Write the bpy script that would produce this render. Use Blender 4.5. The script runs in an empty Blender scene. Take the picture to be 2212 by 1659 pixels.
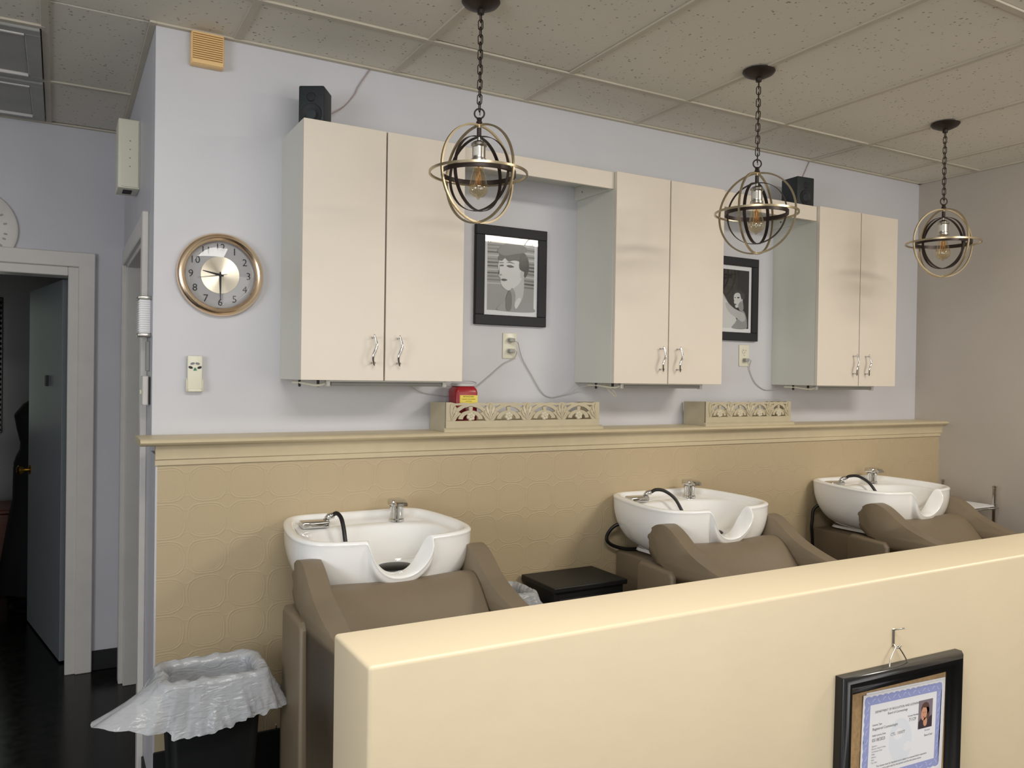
import bpy, bmesh, math, random
from mathutils import Vector, Matrix, noise
random.seed(7)
S = bpy.context.scene
C = S.collection
PI = math.pi
# ------------------------------------------------------------------ camera
cam = bpy.data.cameras.new('camera'); cam.sensor_width = 36; cam.lens = 28.268; cam.clip_start = .02
co = bpy.data.objects.new('camera', cam); C.objects.link(co)
_F = Vector((0.49069454, 0.87128488, -0.00902943)); _R = Vector((0.87128908, -0.49054176, 0.01497045)); _U = _R.cross(_F)
co.matrix_world = Matrix(((_R.x, _U.x, -_F.x, 0), (_R.y, _U.y, -_F.y, -3.0865), (_R.z, _U.z, -_F.z, 1.5298), (0, 0, 0, 1)))
S.camera = co
# ------------------------------------------------------------------ world, lights, exposure
w = bpy.data.worlds.new('world'); S.world = w; w.use_nodes = True
w.node_tree.nodes['Background'].inputs[0].default_value = (.72, .8, .9, 1)
w.node_tree.nodes['Background'].inputs[1].default_value = .3
def area(name, loc, look, sx, sy, power, col, spread=180):
    l = bpy.data.lights.new(name, 'AREA'); l.shape = 'RECTANGLE'; l.size = sx; l.size_y = sy; l.energy = power; l.color = col
    l.spread = math.radians(spread)
    o = bpy.data.objects.new(name, l); C.objects.link(o); o.location = loc
    o.rotation_euler = (Vector(look) - Vector(loc)).to_track_quat('-Z', 'Y').to_euler(); return o
area('storefront_daylight', (3.0, -6.3, 1.75), (2.6, 0, 1.7), 2.6, 1.7, 50, (1.0, .96, .90))
area('storefront_daylight_left', (-1.6, -6.3, 1.75), (0.6, 0, 1.6), 1.6, 1.7, 14, (.95, .97, 1.0))
area('ceiling_fill_light', (1.6, -6.2, .55), (1.6, -2.0, 2.9), 5.5, .8, 34, (1.0, .96, .91))  # added uplight behind the camera, a fill that brightens the ceiling
area('ceiling_lamp_right', (3.4, -2.7, 2.70), (3.4, -2.3, 0), .9, .5, 52, (1.0, .93, .82))
area('ceiling_lamp_left', (0.5, -2.6, 2.70), (0.5, -2.1, 0), 1.1, .5, 36, (1.0, .97, .92))
area('side_window_daylight', (-2.9, -3.2, 1.7), (1.0, -1.2, 1.5), 1.6, 1.3, 62, (.92, .96, 1.0))
S.view_settings.view_transform = 'Standard'; S.view_settings.look = 'None'; S.view_settings.gamma = 1
S.view_settings.use_curve_mapping = False; S.view_settings.exposure = -0.06
# ------------------------------------------------------------------ materials
def srgb(r, g, b):
    f = lambda c: ((c/255+.055)/1.055)**2.4 if c/255 > .04045 else c/255/12.92
    return (f(r), f(g), f(b), 1)
def mat(name, col, rough=.5, metal=0, **k):
    m = bpy.data.materials.new(name); m.use_nodes = True; nt = m.node_tree; b = nt.nodes['Principled BSDF']
    b.inputs['Base Color'].default_value = col if len(col) == 4 else (*col, 1)
    b.inputs['Roughness'].default_value = rough; b.inputs['Metallic'].default_value = metal
    for a, v in k.items(): b.inputs[a].default_value = v
    return m
def N(m, t): return m.node_tree.nodes.new(t)
def L(m, a, b): m.node_tree.links.new(a, b)
def noisy(m, scale=40, amt=.08, bump=.0, detail=4, bscale=None, stretch=(1, 1, 1)):
    """fine colour mottling and relief"""
    b = m.node_tree.nodes['Principled BSDF']; col = tuple(b.inputs['Base Color'].default_value)
    tc = N(m, 'ShaderNodeTexCoord'); mp = N(m, 'ShaderNodeMapping'); mp.inputs['Scale'].default_value = stretch
    L(m, tc.outputs['Object'], mp.inputs[0])
    n = N(m, 'ShaderNodeTexNoise'); n.inputs['Scale'].default_value = scale; n.inputs['Detail'].default_value = detail
    L(m, mp.outputs[0], n.inputs['Vector'])
    r = N(m, 'ShaderNodeValToRGB'); r.color_ramp.elements[0].position = .3; r.color_ramp.elements[1].position = .7
    r.color_ramp.elements[0].color = tuple(c*(1-amt) for c in col[:3]) + (1,)
    r.color_ramp.elements[1].color = tuple(min(1, c*(1+amt)) for c in col[:3]) + (1,)
    L(m, n.outputs[0], r.inputs[0]); L(m, r.outputs[0], b.inputs['Base Color'])
    if bump:
        n2 = N(m, 'ShaderNodeTexNoise'); n2.inputs['Scale'].default_value = bscale or scale; n2.inputs['Detail'].default_value = detail
        L(m, mp.outputs[0], n2.inputs['Vector'])
        bp = N(m, 'ShaderNodeBump'); bp.inputs['Strength'].default_value = bump; bp.inputs['Distance'].default_value = .002
        L(m, n2.outputs[0], bp.inputs['Height']); L(m, bp.outputs[0], b.inputs['Normal'])
    return m
M = {}
M['wall'] = noisy(mat('grey_wall_paint', srgb(204, 204, 209), .45), 3, .02, .12, bscale=180)
M['wall_r'] = noisy(mat('right_wall_greige', srgb(184, 176, 166), .5), 3, .03, .12, bscale=180)  # separate colour for the right wall, darker and browner than the back wall
M['hall'] = noisy(mat('hall_wall_paint', srgb(200, 199, 204), .5), 3, .03, .12, bscale=160)
M['cream'] = noisy(mat('cream_wall_paint', srgb(210, 194, 164), .45), 4, .02, .35, bscale=24)
M['trimtan'] = noisy(mat('tan_trim_paint', srgb(208, 193, 161), .38), 20, .03, .15)
M['white'] = mat('white_laminate', srgb(222, 212, 198), .36); noisy(M['white'], 5, .012)
M['whiteside'] = noisy(mat('white_laminate_side', srgb(214, 214, 204), .3), 5, .012)
M['dark'] = mat('dark_gap', (.02, .02, .02), .8)
M['doorwhite'] = noisy(mat('white_trim_paint', srgb(214, 210, 204), .35), 12, .03, .1)
M['slab'] = noisy(mat('grey_door_paint', srgb(120, 126, 130), .45), 6, .03)
M['ceramic'] = mat('white_ceramic', srgb(252, 252, 251), .09, 0, **{'Coat Weight': .6, 'Coat Roughness': .04})
M['vinyl'] = noisy(mat('taupe_vinyl', srgb(124, 110, 90), .47), 9, .03, .25, bscale=320)
M['chrome'] = mat('chrome', (.66, .66, .66), .1, 1)
M['nickel'] = mat('brushed_nickel', (.52, .50, .46), .28, 1)
M['gold'] = mat('champagne_metal', srgb(178, 164, 136), .3, .9)
M['bronze'] = mat('dark_bronze', srgb(52, 42, 38), .42, .5)
M['black'] = mat('black_plastic', srgb(24, 25, 26), .5); noisy(M['black'], 60, .1, .15)
M['blackgloss'] = mat('black_gloss', srgb(22, 22, 22), .22)
M['frame'] = noisy(mat('black_frame_paint', srgb(25, 26, 31), .6), 60, .06, .1, stretch=(1, 1, 8))
M['rubber'] = mat('black_rubber', srgb(16, 16, 17), .4)
M['slate'] = noisy(mat('speaker_black', srgb(30, 38, 42), .55), 150, .15, .3)
M['speakergrille'] = noisy(mat('speaker_cone', srgb(20, 22, 26), .6), 200, .2)
M['paper'] = mat('paper_white', srgb(232, 232, 236), .6)
M['plate'] = mat('ivory_plate', srgb(226, 222, 204), .3)
M['beige'] = mat('beige_plastic', srgb(228, 225, 205), .4)
M['peach'] = mat('peach_vent_plastic', srgb(238, 200, 140), .4)
M['gwire'] = mat('clear_wire', srgb(186, 184, 180), .3)
M['wire2'] = mat('brown_wire', srgb(170, 150, 145), .4)
M['tube'] = mat('tube_light_white', srgb(214, 212, 204), .25)
M['tan'] = noisy(mat('tan_painted_wood', srgb(190, 179, 152), .4), 25, .04, .2)
M['rubface'] = mat('flower_petal_paint', srgb(206, 197, 174), .25)
M['red'] = mat('red_plastic', srgb(158, 30, 38), .28)
M['yellow'] = mat('yellow_label', srgb(232, 212, 84), .5)
M['lidclear'] = mat('frosted_lid', srgb(190, 188, 190), .3)
M['lens'] = noisy(mat('acrylic_lens', srgb(158, 158, 154), .5), 5, .1)
M['tee'] = noisy(mat('ceiling_tee_paint', srgb(198, 190, 174), .6), 8, .04)
M['cork'] = noisy(mat('cork_board', srgb(168, 138, 98), .8), 120, .15, .4)
M['blue'] = mat('certificate_blue', srgb(150, 158, 208), .6)
M['ink'] = mat('print_ink', srgb(42, 42, 48), .7)
M['inkl'] = mat('print_ink_light', srgb(130, 130, 138), .7)
M['brass'] = mat('brass', srgb(190, 150, 60), .25, 1)
M['wood'] = noisy(mat('red_brown_wood', srgb(110, 48, 26), .4), 14, .3, stretch=(1, 1, 12))
M['cloth'] = noisy(mat('black_cloth', srgb(12, 12, 13), .9), 40, .2)
def rubber_pic(n, v): M[n] = mat(n, srgb(v, v, v+1), .3)
for n, v in (('tone_black', 28), ('tone_dark', 58), ('tone_mid', 108), ('tone_grey', 150), ('tone_pale', 188), ('tone_light', 212)): rubber_pic(n, v)
# ceiling tile: fissured mineral fibre
def tile_mat():
    m = mat('mineral_fibre_tile', srgb(196, 186, 172), .8); b = m.node_tree.nodes['Principled BSDF']
    g = N(m, 'ShaderNodeNewGeometry')
    n = N(m, 'ShaderNodeTexNoise'); n.inputs['Scale'].default_value = 34; n.inputs['Detail'].default_value = 3; L(m, g.outputs['Position'], n.inputs['Vector'])
    n1 = N(m, 'ShaderNodeTexVoronoi'); n1.inputs['Scale'].default_value = 48; L(m, g.outputs['Position'], n1.inputs['Vector'])
    r0 = N(m, 'ShaderNodeValToRGB'); r0.color_ramp.elements[0].position = .13; r0.color_ramp.elements[1].position = .24
    L(m, n1.outputs['Distance'], r0.inputs[0])
    r1 = N(m, 'ShaderNodeValToRGB'); r1.color_ramp.elements[0].position = .48; r1.color_ramp.elements[1].position = .56
    L(m, n.outputs[0], r1.inputs[0])
    mx0 = N(m, 'ShaderNodeMath'); mx0.operation = 'MAXIMUM'; L(m, r0.outputs[0], mx0.inputs[0])
    inv = N(m, 'ShaderNodeMath'); inv.operation = 'SUBTRACT'; inv.inputs[0].default_value = 1.0; L(m, r1.outputs[0], inv.inputs[1]); L(m, inv.outputs[0], mx0.inputs[1])
    big = N(m, 'ShaderNodeTexNoise'); big.inputs['Scale'].default_value = 1.3; L(m, g.outputs['Position'], big.inputs['Vector'])
    cr = N(m, 'ShaderNodeValToRGB'); cr.color_ramp.elements[0].color = srgb(216, 211, 198); cr.color_ramp.elements[1].color = srgb(228, 223, 210)
    L(m, big.outputs[0], cr.inputs[0])
    mix = N(m, 'ShaderNodeMix'); mix.data_type = 'RGBA'; mix.inputs[6].default_value = srgb(150, 141, 128)
    L(m, mx0.outputs[0], mix.inputs[0]); L(m, cr.outputs[0], mix.inputs[7]); L(m, mix.outputs[2], b.inputs['Base Color'])
    bp = N(m, 'ShaderNodeBump'); bp.inputs['Strength'].default_value = .5; bp.inputs['Distance'].default_value = .002
    L(m, mx0.outputs[0], bp.inputs['Height']); L(m, bp.outputs[0], b.inputs['Normal']); return m
M['tile'] = tile_mat()
# embossed wallpaper: rounded interlocking cells
def wallpaper_mat():
    m = mat('embossed_wallpaper', srgb(188, 170, 138), .42); b = m.node_tree.nodes['Principled BSDF']
    g = N(m, 'ShaderNodeNewGeometry'); sp = N(m, 'ShaderNodeSeparateXYZ')
    nz = N(m, 'ShaderNodeTexNoise'); nz.inputs['Scale'].default_value = 14; nz.inputs['Detail'].default_value = 3; L(m, g.outputs['Position'], nz.inputs['Vector'])
    va = N(m, 'ShaderNodeVectorMath'); va.operation = 'MULTIPLY_ADD'; va.inputs[1].default_value = (.012, .012, .012); L(m, nz.outputs[1], va.inputs[0]); L(m, g.outputs['Position'], va.inputs[2])
    L(m, va.outputs[0], sp.inputs[0])
    def mth(op, a, bb=None, c=None):
        n = N(m, 'ShaderNodeMath'); n.operation = op
        for i, v in enumerate((a, bb, c)):
            if v is None: continue
            if isinstance(v, (int, float)): n.inputs[i].default_value = v
            else: L(m, v, n.inputs[i])
        return n.outputs[0]
    P, Q = .134, .126
    def cell(ox, oz, k=3.0):
        x = mth('ABSOLUTE', mth('SUBTRACT', mth('FRACT', mth('ADD', mth('DIVIDE', sp.outputs[0], P), ox)), .5))
        z = mth('ABSOLUTE', mth('SUBTRACT', mth('FRACT', mth('ADD', mth('DIVIDE', sp.outputs[2], Q), oz)), .5))
        return mth('POWER', mth('ADD', mth('POWER', x, k), mth('POWER', z, k)), 1/k)
    d = cell(.1, .35)
    def ridge(d, r, wd): return mth('MAXIMUM', mth('SUBTRACT', 1.0, mth('DIVIDE', mth('ABSOLUTE', mth('SUBTRACT', d, r)), wd)), 0.0)
    h = mth('ADD', ridge(d, .46, .028), mth('MULTIPLY', ridge(d, .40, .02), .5))
    d2 = cell(.6, .85, 1.6); h = mth('ADD', h, mth('MULTIPLY', ridge(d2, .20, .03), .55))
    fn = N(m, 'ShaderNodeTexNoise'); fn.inputs['Scale'].default_value = 75; fn.inputs['Detail'].default_value = 4; L(m, g.outputs['Position'], fn.inputs['Vector'])
    h = mth('ADD', h, mth('MULTIPLY', fn.outputs[0], .55))
    vor = N(m, 'ShaderNodeTexVoronoi'); vor.inputs['Scale'].default_value = 38; L(m, g.outputs['Position'], vor.inputs['Vector'])
    h = mth('ADD', h, mth('MULTIPLY', mth('LESS_THAN', vor.outputs['Distance'], .16), .35))
    bp = N(m, 'ShaderNodeBump'); bp.inputs['Strength'].default_value = .27; bp.inputs['Distance'].default_value = .003
    L(m, h, bp.inputs['Height']); L(m, bp.outputs[0], b.inputs['Normal']); return m
M['wallpaper'] = wallpaper_mat()
def floor_mat():
    m = mat('black_vinyl_floor', srgb(20, 20, 20), .22, 0, **{'Specular IOR Level': .16}); b = m.node_tree.nodes['Principled BSDF']
    g = N(m, 'ShaderNodeNewGeometry')
    n = N(m, 'ShaderNodeTexNoise'); n.inputs['Scale'].default_value = 22; n.inputs['Detail'].default_value = 6; L(m, g.outputs['Position'], n.inputs['Vector'])
    r = N(m, 'ShaderNodeValToRGB'); e = r.color_ramp.elements; e[0].position = .35; e[0].color = srgb(10, 10, 11); e[1].position = .8; e[1].color = srgb(30, 29, 27)
    L(m, n.outputs[0], r.inputs[0]); L(m, r.outputs[0], b.inputs['Base Color'])
    r2 = N(m, 'ShaderNodeMapRange'); r2.inputs[3].default_value = .12; r2.inputs[4].default_value = .26; L(m, n.outputs[0], r2.inputs[0]); L(m, r2.outputs[0], b.inputs['Roughness']); return m
M['floor'] = floor_mat()
def brushed():
    m = mat('brushed_dial', srgb(214, 204, 186), .3, .85); b = m.node_tree.nodes['Principled BSDF']
    b.inputs['Anisotropic'].default_value = .9
    t = N(m, 'ShaderNodeTangent'); t.direction_type = 'RADIAL'; t.axis = 'Y'; L(m, t.outputs[0], b.inputs['Tangent']); return m
M['dial'] = brushed()
M['clockface'] = mat('clock_face_grey', srgb(170, 168, 170), .5)
M['bulb'] = mat('amber_glass', (1, .86, .6), .02, 0, **{'Transmission Weight': 1.0, 'IOR': 1.25})
M['glass'] = mat('clear_glass', (1, 1, 1), .02, 0, **{'Transmission Weight': 1.0, 'IOR': 1.12})
def thin_glass(name, col, base=.04):
    m = bpy.data.materials.new(name); m.use_nodes = True; nt = m.node_tree; nt.nodes.remove(nt.nodes['Principled BSDF']); out = nt.nodes['Material Output']
    t = N(m, 'ShaderNodeBsdfTransparent'); t.inputs[0].default_value = col; g = N(m, 'ShaderNodeBsdfGlossy'); g.inputs['Roughness'].default_value = .02
    lw = N(m, 'ShaderNodeLayerWeight'); lw.inputs[0].default_value = .5; p = N(m, 'ShaderNodeMath'); p.operation = 'POWER'; p.inputs[1].default_value = 3.0; L(m, lw.outputs['Facing'], p.inputs[0])
    a = N(m, 'ShaderNodeMath'); a.operation = 'MULTIPLY_ADD'; a.inputs[1].default_value = .7; a.inputs[2].default_value = base; L(m, p.outputs[0], a.inputs[0])
    x = N(m, 'ShaderNodeMixShader'); L(m, a.outputs[0], x.inputs[0]); L(m, t.outputs[0], x.inputs[1]); L(m, g.outputs[0], x.inputs[2]); L(m, x.outputs[0], out.inputs[0]); return m
M['bulb'] = thin_glass('amber_bulb_glass', (.97, .89, .72, 1), .08); M['glass'] = thin_glass('clear_thin_glass', (.98, .985, .985, 1), .015)
M['filament'] = mat('filament', srgb(226, 168, 104), .3, .6)
def liner_mat():
    m = mat('plastic_bin_liner', srgb(218, 221, 226), .22, 0, **{'Transmission Weight': .0, 'Subsurface Weight': 0})
    b = m.node_tree.nodes['Principled BSDF']; out = m.node_tree.nodes['Material Output']
    tr = N(m, 'ShaderNodeBsdfTransparent'); tl = N(m, 'ShaderNodeBsdfTranslucent'); tl.inputs[0].default_value = srgb(225, 228, 232)
    a = N(m, 'ShaderNodeMixShader'); a.inputs[0].default_value = .22; L(m, b.outputs[0], a.inputs[1]); L(m, tl.outputs[0], a.inputs[2])
    c = N(m, 'ShaderNodeMixShader'); c.inputs[0].default_value = .20; L(m, a.outputs[0], c.inputs[1]); L(m, tr.outputs[0], c.inputs[2])
    L(m, c.outputs[0], out.inputs[0])
    n = N(m, 'ShaderNodeTexNoise'); n.inputs['Scale'].default_value = 9; n.inputs['Detail'].default_value = 2; n.inputs['Distortion'].default_value = 1.2
    bp = N(m, 'ShaderNodeBump'); bp.inputs['Strength'].default_value = .5; bp.inputs['Distance'].default_value = .010
    L(m, n.outputs[0], bp.inputs['Height']); L(m, bp.outputs[0], b.inputs['Normal']); return m
M['liner'] = liner_mat()
M['bright'] = mat('bright_window_pane', (1, 1, 1), .5, 0, **{'Emission Color': (.85, 1, .8, 1), 'Emission Strength': 1.0})
# ------------------------------------------------------------------ mesh helpers
def obj(name, bm, m, parent=None, smooth=False, loc=None, kind=None):
    me = bpy.data.meshes.new(name); bmesh.ops.recalc_face_normals(bm, faces=bm.faces); bm.to_mesh(me); bm.free()
    ms = m if isinstance(m, (list, tuple)) else [m]
    for x in ms: me.materials.append(M[x] if isinstance(x, str) else x)
    if smooth:
        for p in me.polygons: p.use_smooth = True
        if smooth != 'all':
            try: me.set_sharp_from_angle(angle=math.radians(40))
            except Exception: pass
    o = bpy.data.objects.new(name, me); C.objects.link(o)
    if parent: o.parent = parent
    if loc: o.location = loc
    if kind: o['kind'] = kind
    return o
def tag(o, label, cat, group=None):
    o['label'] = label; o['category'] = cat
    if group: o['group'] = group
    return o
def thing(name, label, cat, loc=(0, 0, 0), rz=0, group=None):
    o = bpy.data.objects.new(name, None); o.empty_display_size = .05; C.objects.link(o); o.location = loc; o.rotation_euler = (0, 0, rz)
    return tag(o, label, cat, group)
def box(x0, x1, y0, y1, z0, z1, bev=0, seg=1, bm=None, mi=0):
    b2 = bmesh.new(); r = bmesh.ops.create_cube(b2, size=1)
    for v in b2.verts: v.co = Vector(((x0+x1)/2+v.co.x*(x1-x0), (y0+y1)/2+v.co.y*(y1-y0), (z0+z1)/2+v.co.z*(z1-z0)))
    if bev: bmesh.ops.bevel(b2, geom=b2.edges[:], offset=bev, segments=seg, affect='EDGES', profile=.5)
    for f in b2.faces: f.material_index = mi
    return join(bm, b2)
def join(bm, b2):
    if bm is None: return b2
    me = bpy.data.meshes.new('t'); b2.to_mesh(me); b2.free(); bm.from_mesh(me); bpy.data.meshes.remove(me); return bm
def tube(pts, r, n=8, bm=None, closed=False, mi=0, sq=None):
    """swept tube; sq=(w,h) gives a rectangular section with w along the 'up' hint Z"""
    b2 = bmesh.new(); pts = [Vector(p) for p in pts]; K = len(pts); rings = []; up = None
    for i, p in enumerate(pts):
        if closed: t = (pts[(i+1) % K]-pts[i-1]).normalized()
        else: t = (pts[min(i+1, K-1)]-pts[max(i-1, 0)]).normalized()
        if up is None: up = t.orthogonal().normalized()
        up = (up - t*up.dot(t)).normalized(); s = t.cross(up); rr = r[i] if isinstance(r, (list, tuple)) else r
        rings.append([b2.verts.new(p+(up*math.cos(a)+s*math.sin(a))*rr) for a in (2*PI*j/n for j in range(n))])
    for i in range(K if closed else K-1):
        A, B = rings[i], rings[(i+1) % K]
        for j in range(n): b2.faces.new((A[j], A[(j+1) % n], B[(j+1) % n], B[j]))
    if not closed: b2.faces.new(rings[0][::-1]); b2.faces.new(rings[-1])
    for f in b2.faces: f.material_index = mi
    return join(bm, b2)
def spline(pts, n=8):
    P = [Vector(p) for p in pts]; P = [P[0]*2-P[1]] + P + [P[-1]*2-P[-2]]; out = []
    for i in range(1, len(P)-2):
        for k in range(n):
            t = k/n; a, b, c, d = P[i-1:i+3]
            out.append(.5*((2*b)+(c-a)*t+(2*a-5*b+4*c-d)*t*t+(3*b-a-3*c+d)*t**3))
    out.append(P[-2]); return out
def lathe(prof, n=32, bm=None, c=(0, 0, 0), axis='Z', mi=0):
    b2 = bmesh.new(); rings = []
    for r, z in prof:
        if r < 1e-6: rings.append([b2.verts.new((0, 0, z))])
        else: rings.append([b2.verts.new((r*math.cos(2*PI*j/n), r*math.sin(2*PI*j/n), z)) for j in range(n)])
    for A, B in zip(rings, rings[1:]):
        for j in range(n):
            q = [A[j % len(A)], A[(j+1) % len(A)], B[(j+1) % len(B)], B[j % len(B)]]
            q = [v for i, v in enumerate(q) if v not in q[:i]]
            if len(q) > 2: b2.faces.new(q)
    if axis == 'Y': bmesh.ops.rotate(b2, verts=b2.verts, cent=(0, 0, 0), matrix=Matrix.Rotation(PI/2, 3, 'X'))   # +z -> -y
    if axis == 'X': bmesh.ops.rotate(b2, verts=b2.verts, cent=(0, 0, 0), matrix=Matrix.Rotation(PI/2, 3, 'Y'))
    bmesh.ops.translate(b2, verts=b2.verts, vec=c)
    for f in b2.faces: f.material_index = mi
    return join(bm, b2)
def ring_band(R, w, h, n=64, bm=None):
    """annulus band lying in the XY plane: radial thickness w, axial height h"""
    b2 = bmesh.new(); rs = []
    for j in range(n):
        a = 2*PI*j/n; c, s = math.cos(a), math.sin(a)
        rs.append([b2.verts.new((c*r, s*r, z)) for r, z in ((R-w/2, -h/2), (R+w/2, -h/2), (R+w/2, h/2), (R-w/2, h/2))])
    for j in range(n):
        A, B = rs[j], rs[(j+1) % n]
        for k in range(4): b2.faces.new((A[k], A[(k+1) % 4], B[(k+1) % 4], B[k]))
    return join(bm, b2)
def poly(pts, d0, d1, plane='XZ', bev=0, seg=2, bm=None, mi=0):
    """extrude polygon; plane 'XZ' pts=(x,z) depth along y; 'YZ' pts=(y,z) depth along x; 'XY' depth z"""
    b2 = bmesh.new()
    mk = {'XZ': lambda a, b, d: (a, d, b), 'YZ': lambda a, b, d: (d, a, b), 'XY': lambda a, b, d: (a, b, d)}[plane]
    A = [b2.verts.new(mk(a, b, d0)) for a, b in pts]; B = [b2.verts.new(mk(a, b, d1)) for a, b in pts]
    fa = b2.faces.new(A); fb = b2.faces.new(B[::-1]); n = len(pts)
    for i in range(n): b2.faces.new((A[i], A[(i+1) % n], B[(i+1) % n], B[i]))
    if bev:
        ed = [e for e in b2.edges if (e.verts[0] in A) == (e.verts[1] in A)]
        bmesh.ops.bevel(b2, geom=ed, offset=bev, segments=seg, affect='EDGES', profile=.5)
    for f in b2.faces: f.material_index = mi
    return join(bm, b2)
def flat(pts, y, bm=None, mi=0):
    b2 = bmesh.new(); f = b2.faces.new([b2.verts.new((a, y, b)) for a, b in pts]); f.material_index = mi
    if f.normal.y > 0: f.normal_flip()
    bmesh.ops.triangulate(b2, faces=b2.faces[:]); return join(bm, b2)
def ell(cx, cz, rx, rz, n=20, rot=0, a0=0, a1=2*PI):
    o = []
    for i in range(n + (0 if a1-a0 > 6.28 else 1)):
        a = a0+(a1-a0)*i/n; x, z = rx*math.cos(a), rz*math.sin(a)
        o.append((cx+x*math.cos(rot)-z*math.sin(rot), cz+x*math.sin(rot)+z*math.cos(rot)))
    return o
def text_bm(s, size, bm=None, mi=0, depth=0, align='CENTER', mtx=None):
    cu = bpy.data.curves.new('t', 'FONT'); cu.body = s; cu.size = size; cu.align_x = align; cu.align_y = 'CENTER'; cu.extrude = depth; cu.resolution_u = 2
    o = bpy.data.objects.new('t', cu); C.objects.link(o); dg = bpy.context.evaluated_depsgraph_get(); dg.update()
    me = bpy.data.meshes.new_from_object(o.evaluated_get(dg)); b2 = bmesh.new(); b2.from_mesh(me)
    bpy.data.objects.remove(o); bpy.data.curves.remove(cu); bpy.data.meshes.remove(me)
    bmesh.ops.transform(b2, verts=b2.verts, matrix=(mtx or Matrix.Identity(4)) @ Matrix.Rotation(PI/2, 4, 'X'))
    for f in b2.faces: f.material_index = mi
    return join(bm, b2)
def copy_tree(o, parent=None):
    c = o.copy(); C.objects.link(c); c.parent = parent
    for ch in list(o.children): copy_tree(ch, c)
    return c
def struct(name, bm, m, parent=None, smooth=False):
    o = obj(name, bm, m, parent, smooth)
    if not parent: o['kind'] = 'structure'
    return o
# ------------------------------------------------------------------ room shell
XL, XR, ZC, YF, YN, XW = .285, 4.579, 2.7456, 1.512, -6.5, -3.1
struct('floor', box(XW-.1, XR+.1, YN-.1, 4.2, -.06, 0), 'floor')
struct('wall_back', box(XL, XR, 0, .12, 0, ZC+.1), 'wall')
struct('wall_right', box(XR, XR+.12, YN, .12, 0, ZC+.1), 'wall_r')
bw = box(XL, XL+.115, .12, .26, 0, ZC+.1); box(XL, XL+.115, .26, 1.25, 2.06, ZC+.1, bm=bw); box(XL, XL+.115, 1.25, YF, 0, ZC+.1, bm=bw)
struct('wall_left', bw, 'hall')
bh = box(XW, -.86, YF, YF+.12, 0, ZC+.1); box(-.86, .055, YF, YF+.12, 2.03, ZC+.1, bm=bh); box(.055, 2.0, YF, YF+.12, 0, ZC+.1, bm=bh)
struct('wall_hall', bh, 'hall')
struct('wall_side', box(2.0, 2.1, .12, YF, 0, ZC+.1), 'hall')
# side wall on the left with a window, wall behind the camera with storefront windows
bs = box(XW-.12, XW, YN, -4.0, 0, ZC+.1); box(XW-.12, XW, -2.4, 4.1, 0, ZC+.1, bm=bs); box(XW-.12, XW, -4.0, -2.4, 0, 1.0, bm=bs); box(XW-.12, XW, -4.0, -2.4, 2.4, ZC+.1, bm=bs)
struct('wall_street', bs, 'wall')
bf = box(XW, -2.5, YN-.12, YN, 0, ZC+.1)
for a, b in ((-.7, 1.6), (4.4, XR)): box(a, b, YN-.12, YN, 0, ZC+.1, bm=bf)
for a, b in ((-2.5, -.7), (1.6, 4.4)): box(a, b, YN-.12, YN, 0, .85, bm=bf); box(a, b, YN-.12, YN, 2.65, ZC+.1, bm=bf)
struct('wall_front', bf, 'wall')
for i, (a, b) in enumerate(((-2.5, -.7), (1.6, 4.4))):
    wb = None
    for q in ((a, b, .85, .91), (a, b, 2.59, 2.65), (a, a+.06, .91, 2.59), (b-.06, b, .91, 2.59), ((a+b)/2-.03, (a+b)/2+.03, .91, 2.59)):
        wb = box(q[0], q[1], YN-.09, YN-.03, q[2], q[3], bm=wb)
    wo = struct('window_%d' % (i+2), wb, 'doorwhite')
wo = None
# dark room beyond the hall door
dr = box(XW, 1.2, 4.0, 4.12, 0, ZC+.1); box(1.1, 1.2, YF+.12, 4.0, 0, ZC+.1, bm=dr)
struct('wall_far', dr, 'hall')
# baseboards: black cove base
struct('baseboard_hall', box(.155, XL, YF-.008, YF, 0, .102, .003), 'black')
struct('baseboard_back', box(XL, XR, -.168, -.16, 0, .25, .003), 'black')
struct('baseboard_left', box(XL-.008, XL, -.168, .17, 0, .1, .002), 'black')
# ------------------------------------------------------------------ suspended ceiling
T = .6096; GX, GY = .5552, -.3721
ce = struct('ceiling', box(XW, XR+.1, YN, 4.1, ZC+.03, ZC+.09), 'tee')
def in_room(x0, x1, y0, y1):
    """clip a cell to the visible room outlines; returns rectangles"""
    out = []
    for rx0, rx1, ry0, ry1 in ((XW, XR, YN, 0.0), (XW, XL, 0.0, YF)):
        a0, a1, b0, b1 = max(x0, rx0), min(x1, rx1), max(y0, ry0), min(y1, ry1)
        if a1-a0 > .03 and b1-b0 > .03: out.append((a0, a1, b0, b1))
    return out
tile_mesh = {}
nt = 0
for i in range(-7, 8):
    for j in range(-6, 3):
        x0, y0 = GX+i*T, GY+(j-1)*2*T
        cells = [(x0, x0+T, y0, y0+2*T)]
        if i == -2 and j == 1: cells = [(x0, x0+T, y0, y0+T)]       # light panels take the rest of this column
        if i == -2 and j == 2: continue
        if y0 < -5.4: continue
        for c in cells:
            rects = in_room(*c)
            # a cell that reaches over the corner of the back wall
            for r in rects:
                a0, a1, b0, b1 = r; g = .008
                key = (round(a1-a0, 3), round(b1-b0, 3))
                if key not in tile_mesh:
                    t = obj('ceiling_tile', box(-(a1-a0)/2+g, (a1-a0)/2-g, -(b1-b0)/2+g, (b1-b0)/2-g, 0, .016, .003), 'tile', ce)
                    tile_mesh[key] = t.data
                else:
                    t = bpy.data.objects.new('ceiling_tile', tile_mesh[key]); C.objects.link(t); t.parent = ce
                t.location = ((a0+a1)/2, (b0+b1)/2, ZC+.004+random.uniform(0, .003)); t.rotation_euler = (random.uniform(-.0012, .0012), random.uniform(-.002, .002), random.uniform(-.003, .003))
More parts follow.
